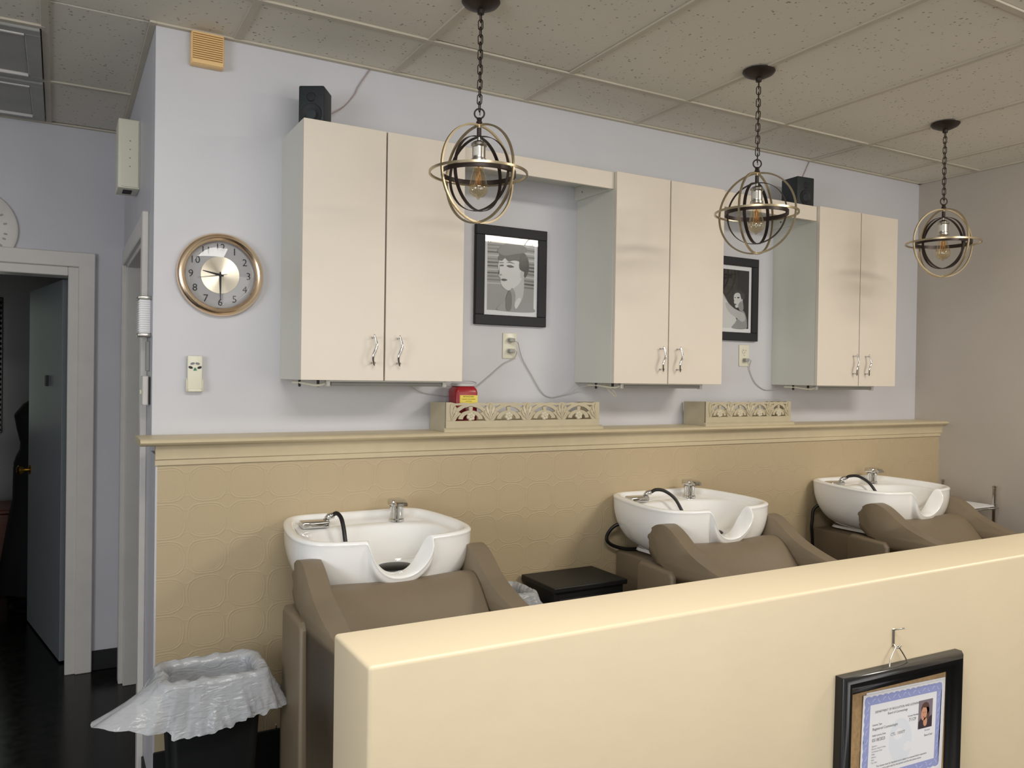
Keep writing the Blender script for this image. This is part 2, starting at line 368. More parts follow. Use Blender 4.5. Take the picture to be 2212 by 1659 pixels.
for i in range(-6, 8):                                              # tees running away from the camera
    x = GX+i*T
    if XW < x < XL: obj('ceiling_tee', box(x-.012, x+.012, YN, YF, ZC-.002, ZC+.006, .001), 'tee', ce)
    elif x < XR: obj('ceiling_tee', box(x-.012, x+.012, YN, 0, ZC-.002, ZC+.006, .001), 'tee', ce)
for j in range(-5, 2):
    y = GY+j*2*T
    if y < YN: continue
    obj('ceiling_tee', box(XW, XL if y > 0 else XR, y-.012, y+.012, ZC-.003, ZC+.005, .001), 'tee', ce)
obj('ceiling_tee', box(GX-2*T, GX-T, GY+T-.012, GY+T+.012, ZC-.003, ZC+.005, .001), 'tee', ce)
for q in ((XL, XR, -.022, 0), (XR-.022, XR, YN, 0), (XL-.022, XL, 0, YF), (XW, XL, YF-.022, YF), (XL-.022, XL, -.022, 0)):
    obj('wall_angle', box(*q, ZC-.004, ZC+.004, .001), 'tee', ce)
def light_panel(y0, lab):
    t = thing('ceiling_light', lab, 'ceiling light', (GX-1.5*T, y0+T/2, ZC), 0, 'unlit panels in the hall ceiling')
    h = T/2-.016; f = box(-h, h, -h, -h+.05, -.012, .006, .003); box(-h, h, h-.05, h, -.012, .006, .003, bm=f)
    box(-h, -h+.05, -h+.05, h-.05, -.012, .006, .003, bm=f); box(h-.05, h, -h+.05, h-.05, -.012, .006, .003, bm=f)
    obj('frame', f, 'lens', t); obj('diffuser', box(-h+.05, h-.05, -h+.05, h-.05, -.004, .003, .002), 'lens', t)
    for q in (-h+.05, h-.062): obj('trim_rail', box(-h+.05, h-.05, q, q+.012, -.016, -.004, .001), 'doorwhite', t)
light_panel(GY+T, 'square unlit grey ceiling light panel, the nearer of two over the hall')
light_panel(GY+2*T, 'square unlit grey ceiling light panel next to the hall end wall')
# ------------------------------------------------------------------ wainscot, ledge, partition
struct('wall_wainscot', box(XL+.004, XR, -.16, 0, .24, 1.25), 'wallpaper')
struct('trim_3', box(XL-.002, XL+.004, -.16, 0, 0, 1.25), 'hall')
led = poly([(.0, 1.283), (-.205, 1.283), (-.216, 1.289), (-.221, 1.2945), (-.216, 1.301), (-.205, 1.306), (0, 1.306)][::-1], .232, XR, 'YZ')
obj_l = struct('trim_1', led, 'trimtan', smooth=True)
crown = poly([(-.16, 1.215), (-.168, 1.215), (-.170, 1.232), (-.176, 1.236), (-.178, 1.262), (-.186, 1.272), (-.190, 1.283), (-.16, 1.283)], XL-.004, XR, 'YZ')
struct('trim_2', crown, 'trimtan', smooth=True)
px0 = .3515
pt = box(px0, XR, -2.0962, -1.9437, 0, 1.1521, .006, 3)
struct('wall_partition', pt, 'cream', smooth=True)
# ------------------------------------------------------------------ hall door (open) and doorway casings
cs = box(.080, .155, 1.485, 1.512, 0, 2.12, .004); struct('trim_4', cs, 'doorwhite')
struct('trim_5', box(-.935, .155, 1.486, 1.512, 2.045, 2.119, .004), 'doorwhite')
struct('trim_6', box(-.935, -.862, 1.485, 1.512, 0, 2.045, .004), 'doorwhite')
jb = box(.035, .082, 1.498, 1.64, 0, 2.045, .003); box(-.87, .035, 1.498, 1.64, 2.0, 2.045, .003, bm=jb); box(-.87, -.84, 1.498, 1.64, 0, 2.0, .003, bm=jb)
struct('trim_7', jb, 'doorwhite')
dv = Vector((-.17, .88, 0)).normalized()
hd = bpy.data.objects.new('door_1', None); C.objects.link(hd); hd['kind'] = 'structure'; hd.location = (.012, 1.70, 0)
hd.rotation_euler = (0, 0, math.atan2(dv.y, dv.x))
obj('door_slab', box(0, .9, -.04, 0, .01, 2.0, .002), 'slab', hd)
obj('robe_hook_plate', box(.33, .375, 0, .012, 1.44, 1.50, .003), 'black', hd)
kb = lathe([(0, 0), (.028, 0), (.03, .004), (.012, .01), (.011, .03), (.026, .045), (.028, .06), (.018, .07), (0, .072)], 20, axis='Y')
for v in kb.verts: v.co = Vector((v.co.x+.84, -v.co.y, v.co.z+.93))
obj('door_knob', kb, 'brass', hd, True)
# doorway in the left wall
obj_c = struct('trim_8', box(.262, XL, .17, .235, 0, 2.122, .004), 'doorwhite')
struct('trim_9', box(.264, XL, .235, 1.30, 2.045, 2.12, .004), 'doorwhite')
struct('trim_10', box(.262, XL, 1.25, 1.325, 0, 2.045, .004), 'doorwhite')
j2 = box(XL-.004, XL+.13, 1.215, 1.252, 0, 2.045, .003); box(XL-.004, XL+.13, .235, .262, 0, 2.045, .003, bm=j2); box(XL-.004, XL+.13, .26, 1.25, 2.03, 2.062, .003, bm=j2)
struct('trim_11', j2, 'doorwhite')
# window of the dark room: mirror-like bright pane with dark beaded frame
wn = box(-.75, -.40, 3.97, 3.99, 1.09, 2.04); 
wo = obj('window_1', wn, 'bright'); wo['kind'] = 'structure'
fb = box(-.405, -.365, 3.93, 3.99, 1.06, 2.06, .004); box(-.79, -.405, 3.93, 3.99, 2.04, 2.09, .004, bm=fb); box(-.79, -.405, 3.93, 3.99, 1.04, 1.09, .004, bm=fb); box(-.79, -.75, 3.93, 3.99, 1.09, 2.04, .004, bm=fb)
obj('window_frame', fb, 'blackgloss', wo)
bb = None
for k in range(26): bb = lathe([(0, -.014), (.012, -.008), (.014, 0), (.012, .008), (0, .014)], 10, bm=bb, c=(-.385, 3.925, 1.08+k*.0375))
obj('beaded_trim', bb, 'blackgloss', wo, True)
# ------------------------------------------------------------------ dark room contents
fm = thing('dress_form', 'black dress form wearing a long black gown behind the open hall door', 'dress form', (-.10, 2.95, 0))
prof = [(0, 1.42), (.03, 1.42), (.035, 1.36), (.05, 1.345), (.10, 1.31), (.145, 1.25), (.15, 1.235), (.135, 1.15), (.115, 1.06), (.118, 1.02), (.14, .97), (.15, .93), (.145, .75), (.15, .66), (.17, .55)]
obj('torso', lathe(prof+[(0, .5)], 28), 'cloth', fm, 'all')
sk = lathe([(.14, .96), (.152, .9), (.155, .7), (.17, .62), (.20, .4), (.24, .12), (.23, .12), (0, .2)], 48)
for v in sk.verts:
    a = math.atan2(v.co.y, v.co.x); k = 1+.06*math.sin(9*a)*max(0, (.9-v.co.z)); v.co.x *= k; v.co.y *= k
obj('gown_skirt', sk, 'cloth', fm, 'all')
obj('neck_cap', lathe([(0, 1.44), (.025, 1.435), (.034, 1.42), (0, 1.418)], 20), 'wood', fm, 'all')
st = lathe([(0, 0), (.17, 0), (.17, .015), (.03, .03), (.014, .05), (.014, .5), (0, .5)], 24); obj('stand', st, 'blackgloss', fm, True)
wc = thing('wooden_chest', 'low red-brown wooden chest in the dark room under the window', 'chest', (-.62, 3.6, 0))
obj('body', box(-.33, .33, -.22, .22, .03, .54, .006), 'wood', wc); obj('lid', box(-.345, .345, -.235, .235, .54, .57, .006), 'wood', wc)
for sx in (-1, 1):
    for sy in (-1, 1): obj('foot', box(sx*.28-.03, sx*.28+.03, sy*.17-.03, sy*.17+.03, 0, .03, .004), 'wood', wc)
# ------------------------------------------------------------------ hall wall plaque
pq = thing('wall_clock', 'round white wall plaque on the hall wall, cut by the left edge', 'plaque', (-.37, YF, 2.20))
obj('face', lathe([(0, 0), (.185, 0), (.192, .006), (.19, .014), (.178, .018), (0, .016)], 48, axis='Y'), 'doorwhite', pq, True)
tb = None
for s, a in (('a', 30), ('O', -18), ('c', -32), ('e', -48), ('~', -8), ('s', 12)):
    r = .14; A = math.radians(a)
    obj('faint_print', flat([(p[0], p[1]) for p in ell(r*math.cos(A), r*math.sin(A), .009, .005, 12, A)], -.0185), 'lens', pq)
pq.name = 'wall_plaque'
# ------------------------------------------------------------------ cabinets
def handle(x, z0, z1, parent, yf):
    zc, hh = (z0+z1)/2, (z1-z0)/2
    pts = spline([(x-.002, yf-.026, zc+hh+.004), (x+.004, yf-.030, zc+hh*.62), (x+.006, yf-.032, zc+hh*.3), (x-.000, yf-.033, zc), (x-.007, yf-.032, zc-hh*.35), (x-.007, yf-.030, zc-hh*.66), (x-.001, yf-.026, zc-hh-.004)], 6)
    n = len(pts); h = tube(pts, [.0028+.0022*math.sin(PI*i/(n-1)) for i in range(n)], 10)
    for zz in (zc+hh*.88, zc-hh*.88): h = tube([(x-.0, yf, zz), (x, yf-.028, zz)], .0036, 10, bm=h)
    return obj('handle', h, 'chrome', parent, 'all')
def cabinet(x0, x1, xs, z0, z1, lab):
    t = thing('wall_cabinet', lab, 'cabinet', ((x0+x1)/2, 0, z0), 0, 'white wall cabinets above the wash basins')
    ox = (x0+x1)/2; x0 -= ox; x1 -= ox; xs -= ox; H = z1-z0; D = -.281
    b = box(x0, x0+.016, D, 0, 0, H, .001); box(x1-.016, x1, D, 0, 0, H, .001, bm=b); box(x0+.016, x1-.016, D, 0, .012, .028, .001, bm=b); box(x0+.016, x1-.016, D, 0, H-.016, H, .001, bm=b)
    box(x0+.016, x1-.016, -.008, 0, .02, H-.02, bm=b)
    obj('carcass', b, 'whiteside', t)
    for a, c, hx in ((x0, xs-.003, xs-.047), (xs+.003, x1, xs+.05)):
        d = obj('door', box(a, c, -.302, -.283, 0, H-.001, .0015, 2), 'white', t)
        handle(hx, .058, .162, d, -.302)
    return t
CZ0, CZ1 = 1.508, 2.4155
cabinet(.7284, 1.3487, 1.033, CZ0, CZ1, 'white two-door wall cabinet nearest the round clock, with a speaker on top')
cabinet(2.0683, 2.6881, 2.366, CZ0, CZ1, 'middle white two-door wall cabinet, between the two framed portraits')
cabinet(3.3379, 3.9549, 3.655, CZ0, CZ1, 'white two-door wall cabinet nearest the right-hand corner')
def valance(x0, x1, lab):
    t = thing('valance_shelf', lab, 'shelf', ((x0+x1)/2, 0, 2.34), 0, 'white bridge shelves joining the cabinets'); ox = (x0+x1)/2; a, b = x0-ox+.0005, x1-ox-.0005
    obj('front_board', box(a, b, -.281, -.265, .002, .0745, .001), 'white', t)
    obj('top_board', box(a, b, -.265, 0, .06, .0745, .001), 'whiteside', t)
    for s in (a, b-.014):
        k = obj('cleat', box(s, s+.014, -.265, 0, 0, .06, .001), 'whiteside', t)
        for yy in (-.06,): obj('screw', lathe([(0, 0), (.004, 0), (.003, .002), (0, .002)], 12, c=(0, 0, 0), axis='X', bm=None), 'dark', k, loc=(s+(.0 if s > 0 else .014), yy, .03))
valance(1.3487, 2.0683, 'white bridge shelf board between the first and middle cabinets')
valance(2.6881, 3.3379, 'white bridge shelf board between the middle and right cabinets, under a speaker')
# under-cabinet tube lights
def tube_light(x0, x1, y, lab):
    t = thing('tube_light', lab, 'tube light', ((x0+x1)/2, y, CZ0), 0, 'slim tube lights under the cabinets'); h = (x1-x0)/2
    obj('channel', box(-h, h, -.012, .012, -.006, 0, .001), 'tube', t)
    obj('tube', lathe([(0, -h+.02), (.008, -h+.02), (.008, h-.02), (0, h-.02)], 14, axis='X', c=(0, 0, -.013)), 'lens', t, True)
    for s in (-1, 1): obj('end_cap', box(s*h-.016 if s > 0 else -h, s*h if s > 0 else -h+.016, -.013, .013, -.024, 0, .003), 'tube', t)
    p = tube(spline([(-h, 0, -.014), (-h-.03, .01, -.02), (-h-.07, .06, -.012), (-h-.09, .12, -.01)], 6), .0045, 8)
    obj('plug_lead', p, 'plate', t, 'all')
    for k in (.02, .075): obj('clip', box(-h-k-.004, -h-k+.004, .0+k*.9, .012+k*.9, -.026, 0, .002), 'black', t)
    return t
TL = [tube_light(.845, 1.325, -.20, 'white tube light under the cabinet nearest the clock'),
      tube_light(2.175, 2.655, -.20, 'white tube light under the middle cabinet'),
      tube_light(3.44, 3.90, -.20, 'white tube light under the right-hand cabinet')]
# ------------------------------------------------------------------ speakers
def speaker(lab, cx, cy, z, w, d, h, rz, drv):
    t = thing('speaker', lab, 'speaker', (cx, cy, z), rz, 'small black speakers on top of the cabinets')
    obj('cabinet_box', box(-w/2, w/2, -d/2, d/2, 0, h, .006, 3), 'slate', t, True)
    f = -d/2
    r = lathe([(0, -.004), (.012, -.004), (.018, 0), (.034, .004), (.038, .004), (.04, 0)], 28, axis='Y', c=(0, f, h*.36)); obj('woofer', r, 'speakergrille', t, True)
    obj('tweeter', lathe([(0, .004), (.006, .003), (.014, .003), (.017, 0)], 24, axis='Y', c=(0, f, h*.74)), 'speakergrille', t, True)
    return t
speaker('small black speaker on the cabinet nearest the round clock', .817, -.121, CZ1, .094, .103, .163, math.atan2(-.53, .85), 1)
speaker('small black speaker on the bridge shelf nearest the room corner', 3.345, -.150, CZ1, .115, .115, .165, math.radians(-4), 1)
tag(obj('speaker_wire', tube(spline([(.862, -.06, 2.50), (.955, -.006, 2.571), (1.001, -.005, 2.629), (1.019, -.005, 2.668), (1.066, -.005, 2.744)], 8), .0022, 8), 'wire2', None, 'all'), 'thin pinkish wire running from the left speaker up to the ceiling', 'wire')
tag(obj('speaker_wire', tube(spline([(3.39, -.085, 2.53), (3.50, -.02, 2.60), (3.546, -.005, 2.65), (3.575, -.005, 2.70), (3.599, -.005, 2.744)], 8), .0022, 8), 'wire2', None, 'all'), 'thin dark wire running from the right speaker up to the ceiling', 'wire')
# ------------------------------------------------------------------ pendants
chain_mesh = None
def pendant(cx, cy, lab, ao, ai, n_links=13):
    global chain_mesh
    t = thing('pendant_lamp', lab, 'pendant lamp', (cx, cy, 2.187), 0, 'globe pendant lamps in a row'); zc = ZC-2.187
    obj('canopy', lathe([(0, zc), (.062, zc), (.063, zc-.004), (.055, zc-.014), (.03, zc-.026), (.012, zc-.03), (.011, zc-.042), (0, zc-.043)], 36), 'bronze', t, True)
    ztop = zc-.040; zbot = .205
    n = n_links; pitch = (ztop-zbot)/n
    for k in range(n):
        if chain_mesh is None:
            L2 = pitch/2+.0045; pts = []
            for a in range(20):
                A = 2*PI*a/20; pts.append((.0078*math.cos(A), 0, (L2-.0078)*(1 if math.sin(A) > 0 else -1)+.0078*math.sin(A)))
            lk = obj('chain_link', tube(pts, .0019, 6, closed=True), 'bronze', t, 'all'); chain_mesh = lk.data
        else:
            lk = bpy.data.objects.new('chain_link', chain_mesh); C.objects.link(lk); lk.parent = t
        lk.location = (0, 0, ztop-pitch*(k+.5)); lk.rotation_euler = (0, random.uniform(-.05, .05), (.5 if k % 2 else .5+PI/2)+ao)
    rp = [(.016*math.cos(a), 0, .195+.016*math.sin(a)) for a in (2*PI*i/24 for i in range(24))]
    lr = obj('loop_ring', tube(rp, .0028, 8, closed=True), 'bronze', t, 'all'); lr.rotation_euler = (0, 0, -.5)
    obj('cord', tube([(.003, .0, ztop), (.0045, .001, .33), (.002, 0, .19)], .0013, 6), 'bronze', t, 'all')
    obj('top_hub', lathe([(0, .182), (.007, .181), (.009, .176), (.007, .172), (.0105, .167), (.0105, .163), (.007, .160), (0, .160)], 20), 'bronze', t, True)
    obj('gold_collar', lathe([(0, .162), (.0065, .162), (.0065, .146), (0, .146)], 16), 'gold', t, True)
    obj('stem', lathe([(0, .148), (.0075, .148), (.0075, .120), (.006, .118), (0, .118)], 16), 'bronze', t, True)
    R = .1585
    o = obj('outer_ring', ring_band(R, .0062, .0075), 'gold', t, True)
    for a in (ao, ao+PI/2):
        q = obj('outer_ring', ring_band(R-.001, .006, .007), 'gold', t, True); q.rotation_euler = (PI/2, 0, a)
    o = obj('inner_band', ring_band(.121, .0022, .0155), 'bronze', t, True)
    for a in (ai, ai+PI/2):
        q = obj('inner_band', ring_band(.1195, .0020, .0125), 'bronze', t, True); q.rotation_euler = (PI/2, 0, a)
    obj('bottom_pin', lathe([(0, -.163), (.003, -.161), (.003, -.15), (0, -.15)], 12), 'gold', t, True)
    s = lathe([(0, .119), (.006, .119), (.006, .108), (.018, .103), (.025, .098), (.026, .090), (.0215, .086), (.0215, .050), (.025, .047), (.0255, .038), (.022, .036), (0, .036)], 28)
    so = obj('socket', s, 'nickel', t, True)
    obj('paper_label', poly([(.0219*math.sin(a)*1, .0) for a in ()] or [(-.001, .0), (.001, 0), (.001, .001)], 0, .0005), 'paper', so) if False else None
    lb = bmesh.new(); row = []
    va = math.atan2(-3.0865-cy, -cx)
    for z in (.083, .055):
        row.append([lb.verts.new((.0222*math.cos(a), .0222*math.sin(a), z)) for a in (va-.9+.14*k for k in range(8))])
    for k in range(7): lb.faces.new((row[0][k], row[0][k+1], row[1][k+1], row[1][k]))
    obj('paper_label', lb, 'tube', so, 'all')
    g = lathe([(.013, .036), (.014, .03), (.019, .005), (.026, -.022), (.0315, -.04), (.032, -.052), (.028, -.064), (.018, -.073), (.006, -.077), (.003, -.083), (0, -.084)], 32)
    b = obj('bulb', g, 'bulb', t, 'all')
    f = None
    for k in range(6):
        a = k*PI/3; a2 = a+PI/6
        f = tube([(.006*math.cos(a), .006*math.sin(a), .012), (.011*math.cos(a2), .011*math.sin(a2), -.042)], .0007, 5, bm=f)
    f = tube([(0, 0, .036), (0, 0, -.035)], .0022, 6, bm=f)
    obj('filament', f, 'filament', b, 'all')
    return t
def va(cx, cy): return math.atan2(cy+3.0865, cx)
# vertical ring azimuths are measured relative to the viewing direction seen in the photograph
pendant(1.181, -.747, 'globe pendant lamp nearest the camera, in front of the first cabinet', va(1.18, -.747)+math.radians(45)-.03, va(1.18, -.747)+math.radians(52))
pendant(2.386, -.79, 'middle globe pendant lamp, in front of the middle cabinet doors', va(2.38, -.79)+math.radians(66), va(2.38, -.79)+math.radians(68))
pendant(3.608, -.781, 'globe pendant lamp farthest away, in front of the right grey wall', va(3.6, -.781)+math.radians(40), va(3.6, -.781)+math.radians(46))
# ------------------------------------------------------------------ wall clock
ck = thing('wall_clock', 'round wall clock with gold rim showing half past nine', 'clock', (.508, 0, 1.884)); ck.rotation_euler = (0, -.01, 0)
obj('rim', lathe([(.122, .012), (.122, .026), (.126, .032), (.134, .036), (.142, .034), (.149, .026), (.151, .016), (.148, .006), (.142, 0), (.122, 0)], 72, axis='Y'), mat('rose_gold_rim', srgb(250, 222, 190), .24, 1), ck, True)
obj('face', lathe([(0, .004), (.124, .004), (.124, 0), (0, 0)], 64, axis='Y'), 'clockface', ck)
obj('dial_disc', lathe([(0, .0065), (.067, .0065), (.0675, .004), (0, .004)], 64, axis='Y'), 'dial', ck)
nb = None
for k in range(1, 13):
    a = PI/2-k*PI/6
    nb = text_bm(str(k), .037, bm=nb, mtx=Matrix.Translation((.1*math.cos(a), -.0052, .1*math.sin(a))))
obj('numerals', nb, 'ink', ck)
def hand(nm, ang, l, wd, back, y):
    a = math.radians(90-ang); d = Vector((math.cos(a), math.sin(a))); n = Vector((-d.y, d.x))
    P = [-d*back+n*wd*.5, n*wd, d*l+n*wd*.25, d*l-n*wd*.25, -n*wd, -d*back-n*wd*.5]
    obj(nm, poly([(p.x, p.y) for p in P], y, y-.0012), 'ink', ck)
hand('minute_hand', 179.5, .088, .0038, .012, -.0095); hand('hour_hand', 283, .062, .0042, .012, -.0080); hand('second_hand', 261, .078, .0012, .024, -.0115)
obj('hub', lathe([(0, .014), (.005, .013), (.006, .007), (0, .007)], 16, axis='Y'), 'ink', ck, True)
obj('glass', lathe([(0, .0245), (.05, .0238), (.1, .0205), (.1225, .0180), (.1225, .0172), (.1, .0197), (.05, .023), (0, .0237)], 48, axis='Y'), 'glass', ck, 'all')
# ------------------------------------------------------------------ remote in wall cradle
rm = thing('remote_control', 'ivory fan remote in a wall cradle below the clock', 'remote control', (.423, 0, 1.459)); 
obj('handset', box(-.025, .025, -.024, -.006, .008, .129, .004, 2), 'beige', rm, True)
cr = box(-.0285, .0285, -.006, 0, 0, .05, .002); box(-.0285, -.0245, -.026, -.006, 0, .045, .0015, bm=cr); box(.0245, .0285, -.026, -.006, 0, .045, .0015, bm=cr); box(-.0245, .0245, -.030, -.006, 0, .012, .003, bm=cr)
obj('cradle', cr, 'beige', rm, True)
for s in (-1, 1):
    obj('button', poly(ell(s*.0085, .101, .0075, .004, 12, -s*.25), -.024, -.0262), 'inkl', rm)
    obj('button', poly(ell(s*.0150, .087, .0075, .0045, 12, s*.35), -.024, -.0262), 'ink', rm)
obj('button', poly([(-.006, .076), (.006, .076), (.002, .086), (-.002, .086)], -.024, -.0262), mat('green_button', srgb(50, 130, 100), .4), rm)['label'] = 'green button'
# ------------------------------------------------------------------ vent box
vt = thing('wall_vent', 'peach louvred vent box high on the wall above the clock', 'vent', (.452, 0, 2.623))
obj('housing', box(-.056, .056, -.036, 0, 0, .115, .004, 2), 'peach', vt, True)
obj('gap_shade_plate', box(-.050, .050, -.0375, -.036, .018, .107), mat('louvre_gap_shade', srgb(150, 108, 62), .7), vt)  # added darker plate; its colour stands in for shade between the louvres
for k in range(11): obj('louvre', box(-.050, .050, -.044, -.037, .0205+k*.0078, .0250+k*.0078, .0008), 'peach', vt)
obj('top_rail', box(-.053, .053, -.043, -.035, .107, .114, .0015), 'peach', vt); obj('bottom_rail', box(-.053, .053, -.043, -.035, .002, .018, .0015), 'peach', vt)
# ------------------------------------------------------------------ emergency light box etc. on the left wall
eb = thing('emergency_light', 'beige emergency light box high on the left corridor wall', 'light box', (XL, .68, 2.285))
obj('housing', box(-.082, 0, -.08, .08, 0, .285, .004, 2), 'beige', eb, True); obj('front_cover', box(-.070, -.006, -.084, -.079, .006, .279, .001), 'beige', eb)
obj('lens_window', box(-.060, -.026, -.045, .03, -.003, .001, .001), 'ink', eb)
for k in range(4): obj('indicator', lathe([(0, .002), (.002, .002), (.0025, 0)], 8, axis='Y', c=(-.038, -.084, .09+.035*k)), 'inkl', eb)
sc = thing('wall_sconce', 'white ribbed wall fixture with grey end caps on the corridor corner', 'wall fixture', (XL, .085, 1.652))
obj('body', box(-.040, 0, -.032, .05, .012, .135, .004), 'paper', sc)
for k in range(14): obj('rib', box(-.0425, -.004, -.034, .05, .02+k*.008, .0225+k*.008), 'tube', sc)
for z in (0, .133): obj('end_cap', box(-.044, 0, -.036, .055, z, z+.014, .004, 2), 'nickel', sc, True)
sw = thing('intercom', 'small white control box on the corridor corner below the ribbed fixture', 'control box', (XL, .085, 1.408))
obj('body', box(-.026, -.006, -.03, .05, 0, .105, .003), 'doorwhite', sw); obj('back_plate', box(-.006, 0, -.034, .054, .004, .100, .001), 'ink', sw); obj('key_switch', box(-.032, -.026, .0, .03, .04, .055, .001), 'beige', sw)
tag(obj('door_closer_arm', box(XL-.012, XL, .09, .13, 1.53, 1.64, .003), 'lens'), 'narrow grey bracket on the corridor corner between the two fixtures', 'bracket')
# ------------------------------------------------------------------ framed portraits
def picture(lab, cx, w, z0, z1, kind):
    t = thing('framed_picture', lab, 'picture', (cx, 0, z0)); H = z1-z0; a = w/2; b = .043
    f = box(-a, a, -.022, 0, H-b, H, .002); box(-a, a, -.022, 0, 0, b, .002, bm=f); box(-a, -a+b, -.022, 0, b, H-b, .002, bm=f); box(a-b, a, -.022, 0, b, H-b, .002, bm=f)
    obj('frame', f, 'frame', t); obj('backing', box(-a+.01, a-.01, -.006, -.001, .01, H-.01), 'black', t)
    ia = a-b; obj('mat_board', box(-ia, ia, -.010, -.006, b, H-b), 'paper', t)
    tones = ['tone_black', 'tone_dark', 'tone_mid', 'tone_grey', 'tone_pale', 'tone_light']
    # local print coordinates 0..1 wide, 0..1 high
    pw = ia-.017; z_lo, z_hi = b+.021, H-b-.021
    X = lambda u: -pw+2*pw*u
    Z = lambda v: z_lo+(z_hi-z_lo)*v
    P = lambda pts: [(X(u), Z(v)) for u, v in pts]
    lay = [0]; bm = [None]
    def F(pts, tone): lay[0] += 1; bm[0] = flat(P(pts), -.0101-.00006*lay[0], bm=bm[0], mi=tone)
    def S_(pts, tone, n=6):
        q = [Vector((p[0], p[1], 0)) for p in pts]; q = [q[-1]]+q+[q[0], q[1]]; out = []
        for i in range(1, len(q)-2):
            for k in range(n):
                s = k/n; A, B, Cc, D = q[i-1:i+3]; v = .5*((2*B)+(Cc-A)*s+(2*A-5*B+4*Cc-D)*s*s+(3*B-A-3*Cc+D)*s**3); out.append((v.x, v.y))
        F(out, tone)
    F([(0, 0), (1, 0), (1, 1), (0, 1)], 3 if kind == 0 else 0)
    if kind == 0:
        rnd = random.Random(3)
        for k in range(26):                                           # striped out-of-focus background
            v = .35+.65*k/26; u0 = rnd.uniform(0, .3); F([(0, v), (u0+.25, v+.01), (u0+.25, v+.028), (0, v+.02)], rnd.choice([0, 1, 1, 2, 4])) if k % 2 else F([(.72, v), (1, v-.01), (1, v+.015), (.74, v+.02)], rnd.choice([1, 2, 2, 4]))
        S_([(.24, .0), (.98, .0), (.96, .08), (.80, .16), (.66, .2), (.45, .16), (.3, .1)], 3)                 # shoulders
        S_([(.50, .12), (.72, .16), (.78, .36), (.74, .55), (.52, .5), (.48, .3)], 4)                            # neck
        S_([(.24, .72), (.22, .62), (.25, .55), (.23, .50), (.27, .47), (.28, .40), (.33, .34), (.44, .30), (.56, .34), (.70, .44), (.76, .60), (.72, .76), (.50, .82), (.30, .80)], 5)   # face
        S_([(.70, .58), (.76, .62), (.78, .56), (.74, .50), (.70, .50)], 4)                                      # ear
        S_([(.22, .74), (.26, .82), (.34, .86), (.52, .90), (.74, .88), (.86, .78), (.88, .62), (.80, .50), (.78, .58), (.80, .62), (.74, .66), (.70, .62), (.68, .72), (.56, .74), (.44, .72), (.36, .76), (.30, .72)], 1)   # hair
        S_([(.20, .86), (.34, .80), (.60, .84), (.82, .88), (.80, .95), (.60, .99), (.36, .97)], 2)              # soft hat
        S_([(.68, .62), (.86, .60), (.84, .78), (.74, .86), (.68, .78)], 0)
        S_([(.26, .66), (.33, .665), (.33, .645), (.26, .64)], 1); S_([(.40, .66), (.49, .67), (.56, .645), (.48, .63), (.42, .64)], 1)   # eyes
        S_([(.25, .695), (.33, .70), (.33, .69), (.25, .685)], 1); S_([(.39, .70), (.48, .715), (.58, .69), (.48, .70)], 1)
        S_([(.25, .52), (.29, .53), (.30, .51), (.26, .505)], 3); S_([(.29, .455), (.35, .465), (.42, .45), (.36, .43), (.30, .435)], 1)   # nose, mouth
        S_([(.44, .18), (.52, .34), (.60, .22), (.54, .06)], 3)
        S_([(.40, .2), (.47, .3), (.52, .2), (.50, .02), (.40, .02)], 2); S_([(.58, .10), (.66, .2), (.72, .17), (.62, .04)], 5)
    else:
        F([(0, .76), (.05, .74), (.50, .33), (.75, .0), (0, 0)], 5)                                              # pale folding screen
        F([(.10, .66), (.135, .62), (.56, .30), (.53, .30)], 3)
        S_([(.50, .0), (.92, .0), (.95, .12), (.93, .20), (.87, .29), (.80, .31), (.74, .26), (.60, .10)], 3)     # back and shoulder
        S_([(.30, .42), (.38, .42), (.56, .34), (.72, .30), (.86, .26), (.90, .16), (.80, .12), (.66, .17), (.46, .24), (.34, .33)], 4)   # arm
        S_([(.55, .56), (.545, .50), (.56, .47), (.55, .44), (.58, .41), (.60, .36), (.66, .355), (.74, .40), (.79, .48), (.79, .57), (.70, .61), (.60, .60)], 5)   # face
        S_([(.68, .40), (.80, .48), (.84, .34), (.74, .30)], 3)
        S_([(.55, .58), (.60, .64), (.70, .66), (.80, .62), (.86, .60), (.88, .54), (.84, .50), (.80, .47), (.76, .53), (.72, .60), (.62, .61)], 1)   # hair
        S_([(.78, .50), (.81, .51), (.81, .46), (.78, .45)], 4)
        S_([(.565, .53), (.60, .53), (.60, .52), (.565, .52)], 0); S_([(.65, .535), (.71, .54), (.70, .52), (.65, .52)], 0); S_([(.57, .415), (.62, .42), (.61, .40), (.58, .40)], 1)
        for k in range(8): F([(.22+k*.045, .74-.003*k), (.25+k*.045, .74-.003*k), (.25+k*.045, .748), (.22+k*.045, .748)], 1)
    obj('print', bm[0], tones, t)
    obj('glass', box(-ia, ia, -.0165, -.0150, b, H-b), 'glass', t)
picture('black-framed portrait print of a woman in a soft hat, left of the middle cabinet', 1.7195, .355, 1.753, 2.181, 0)
picture('black-framed print of a woman behind a pale screen, half hidden by the middle cabinet', 3.0345, .355, 1.735, 2.166, 1)
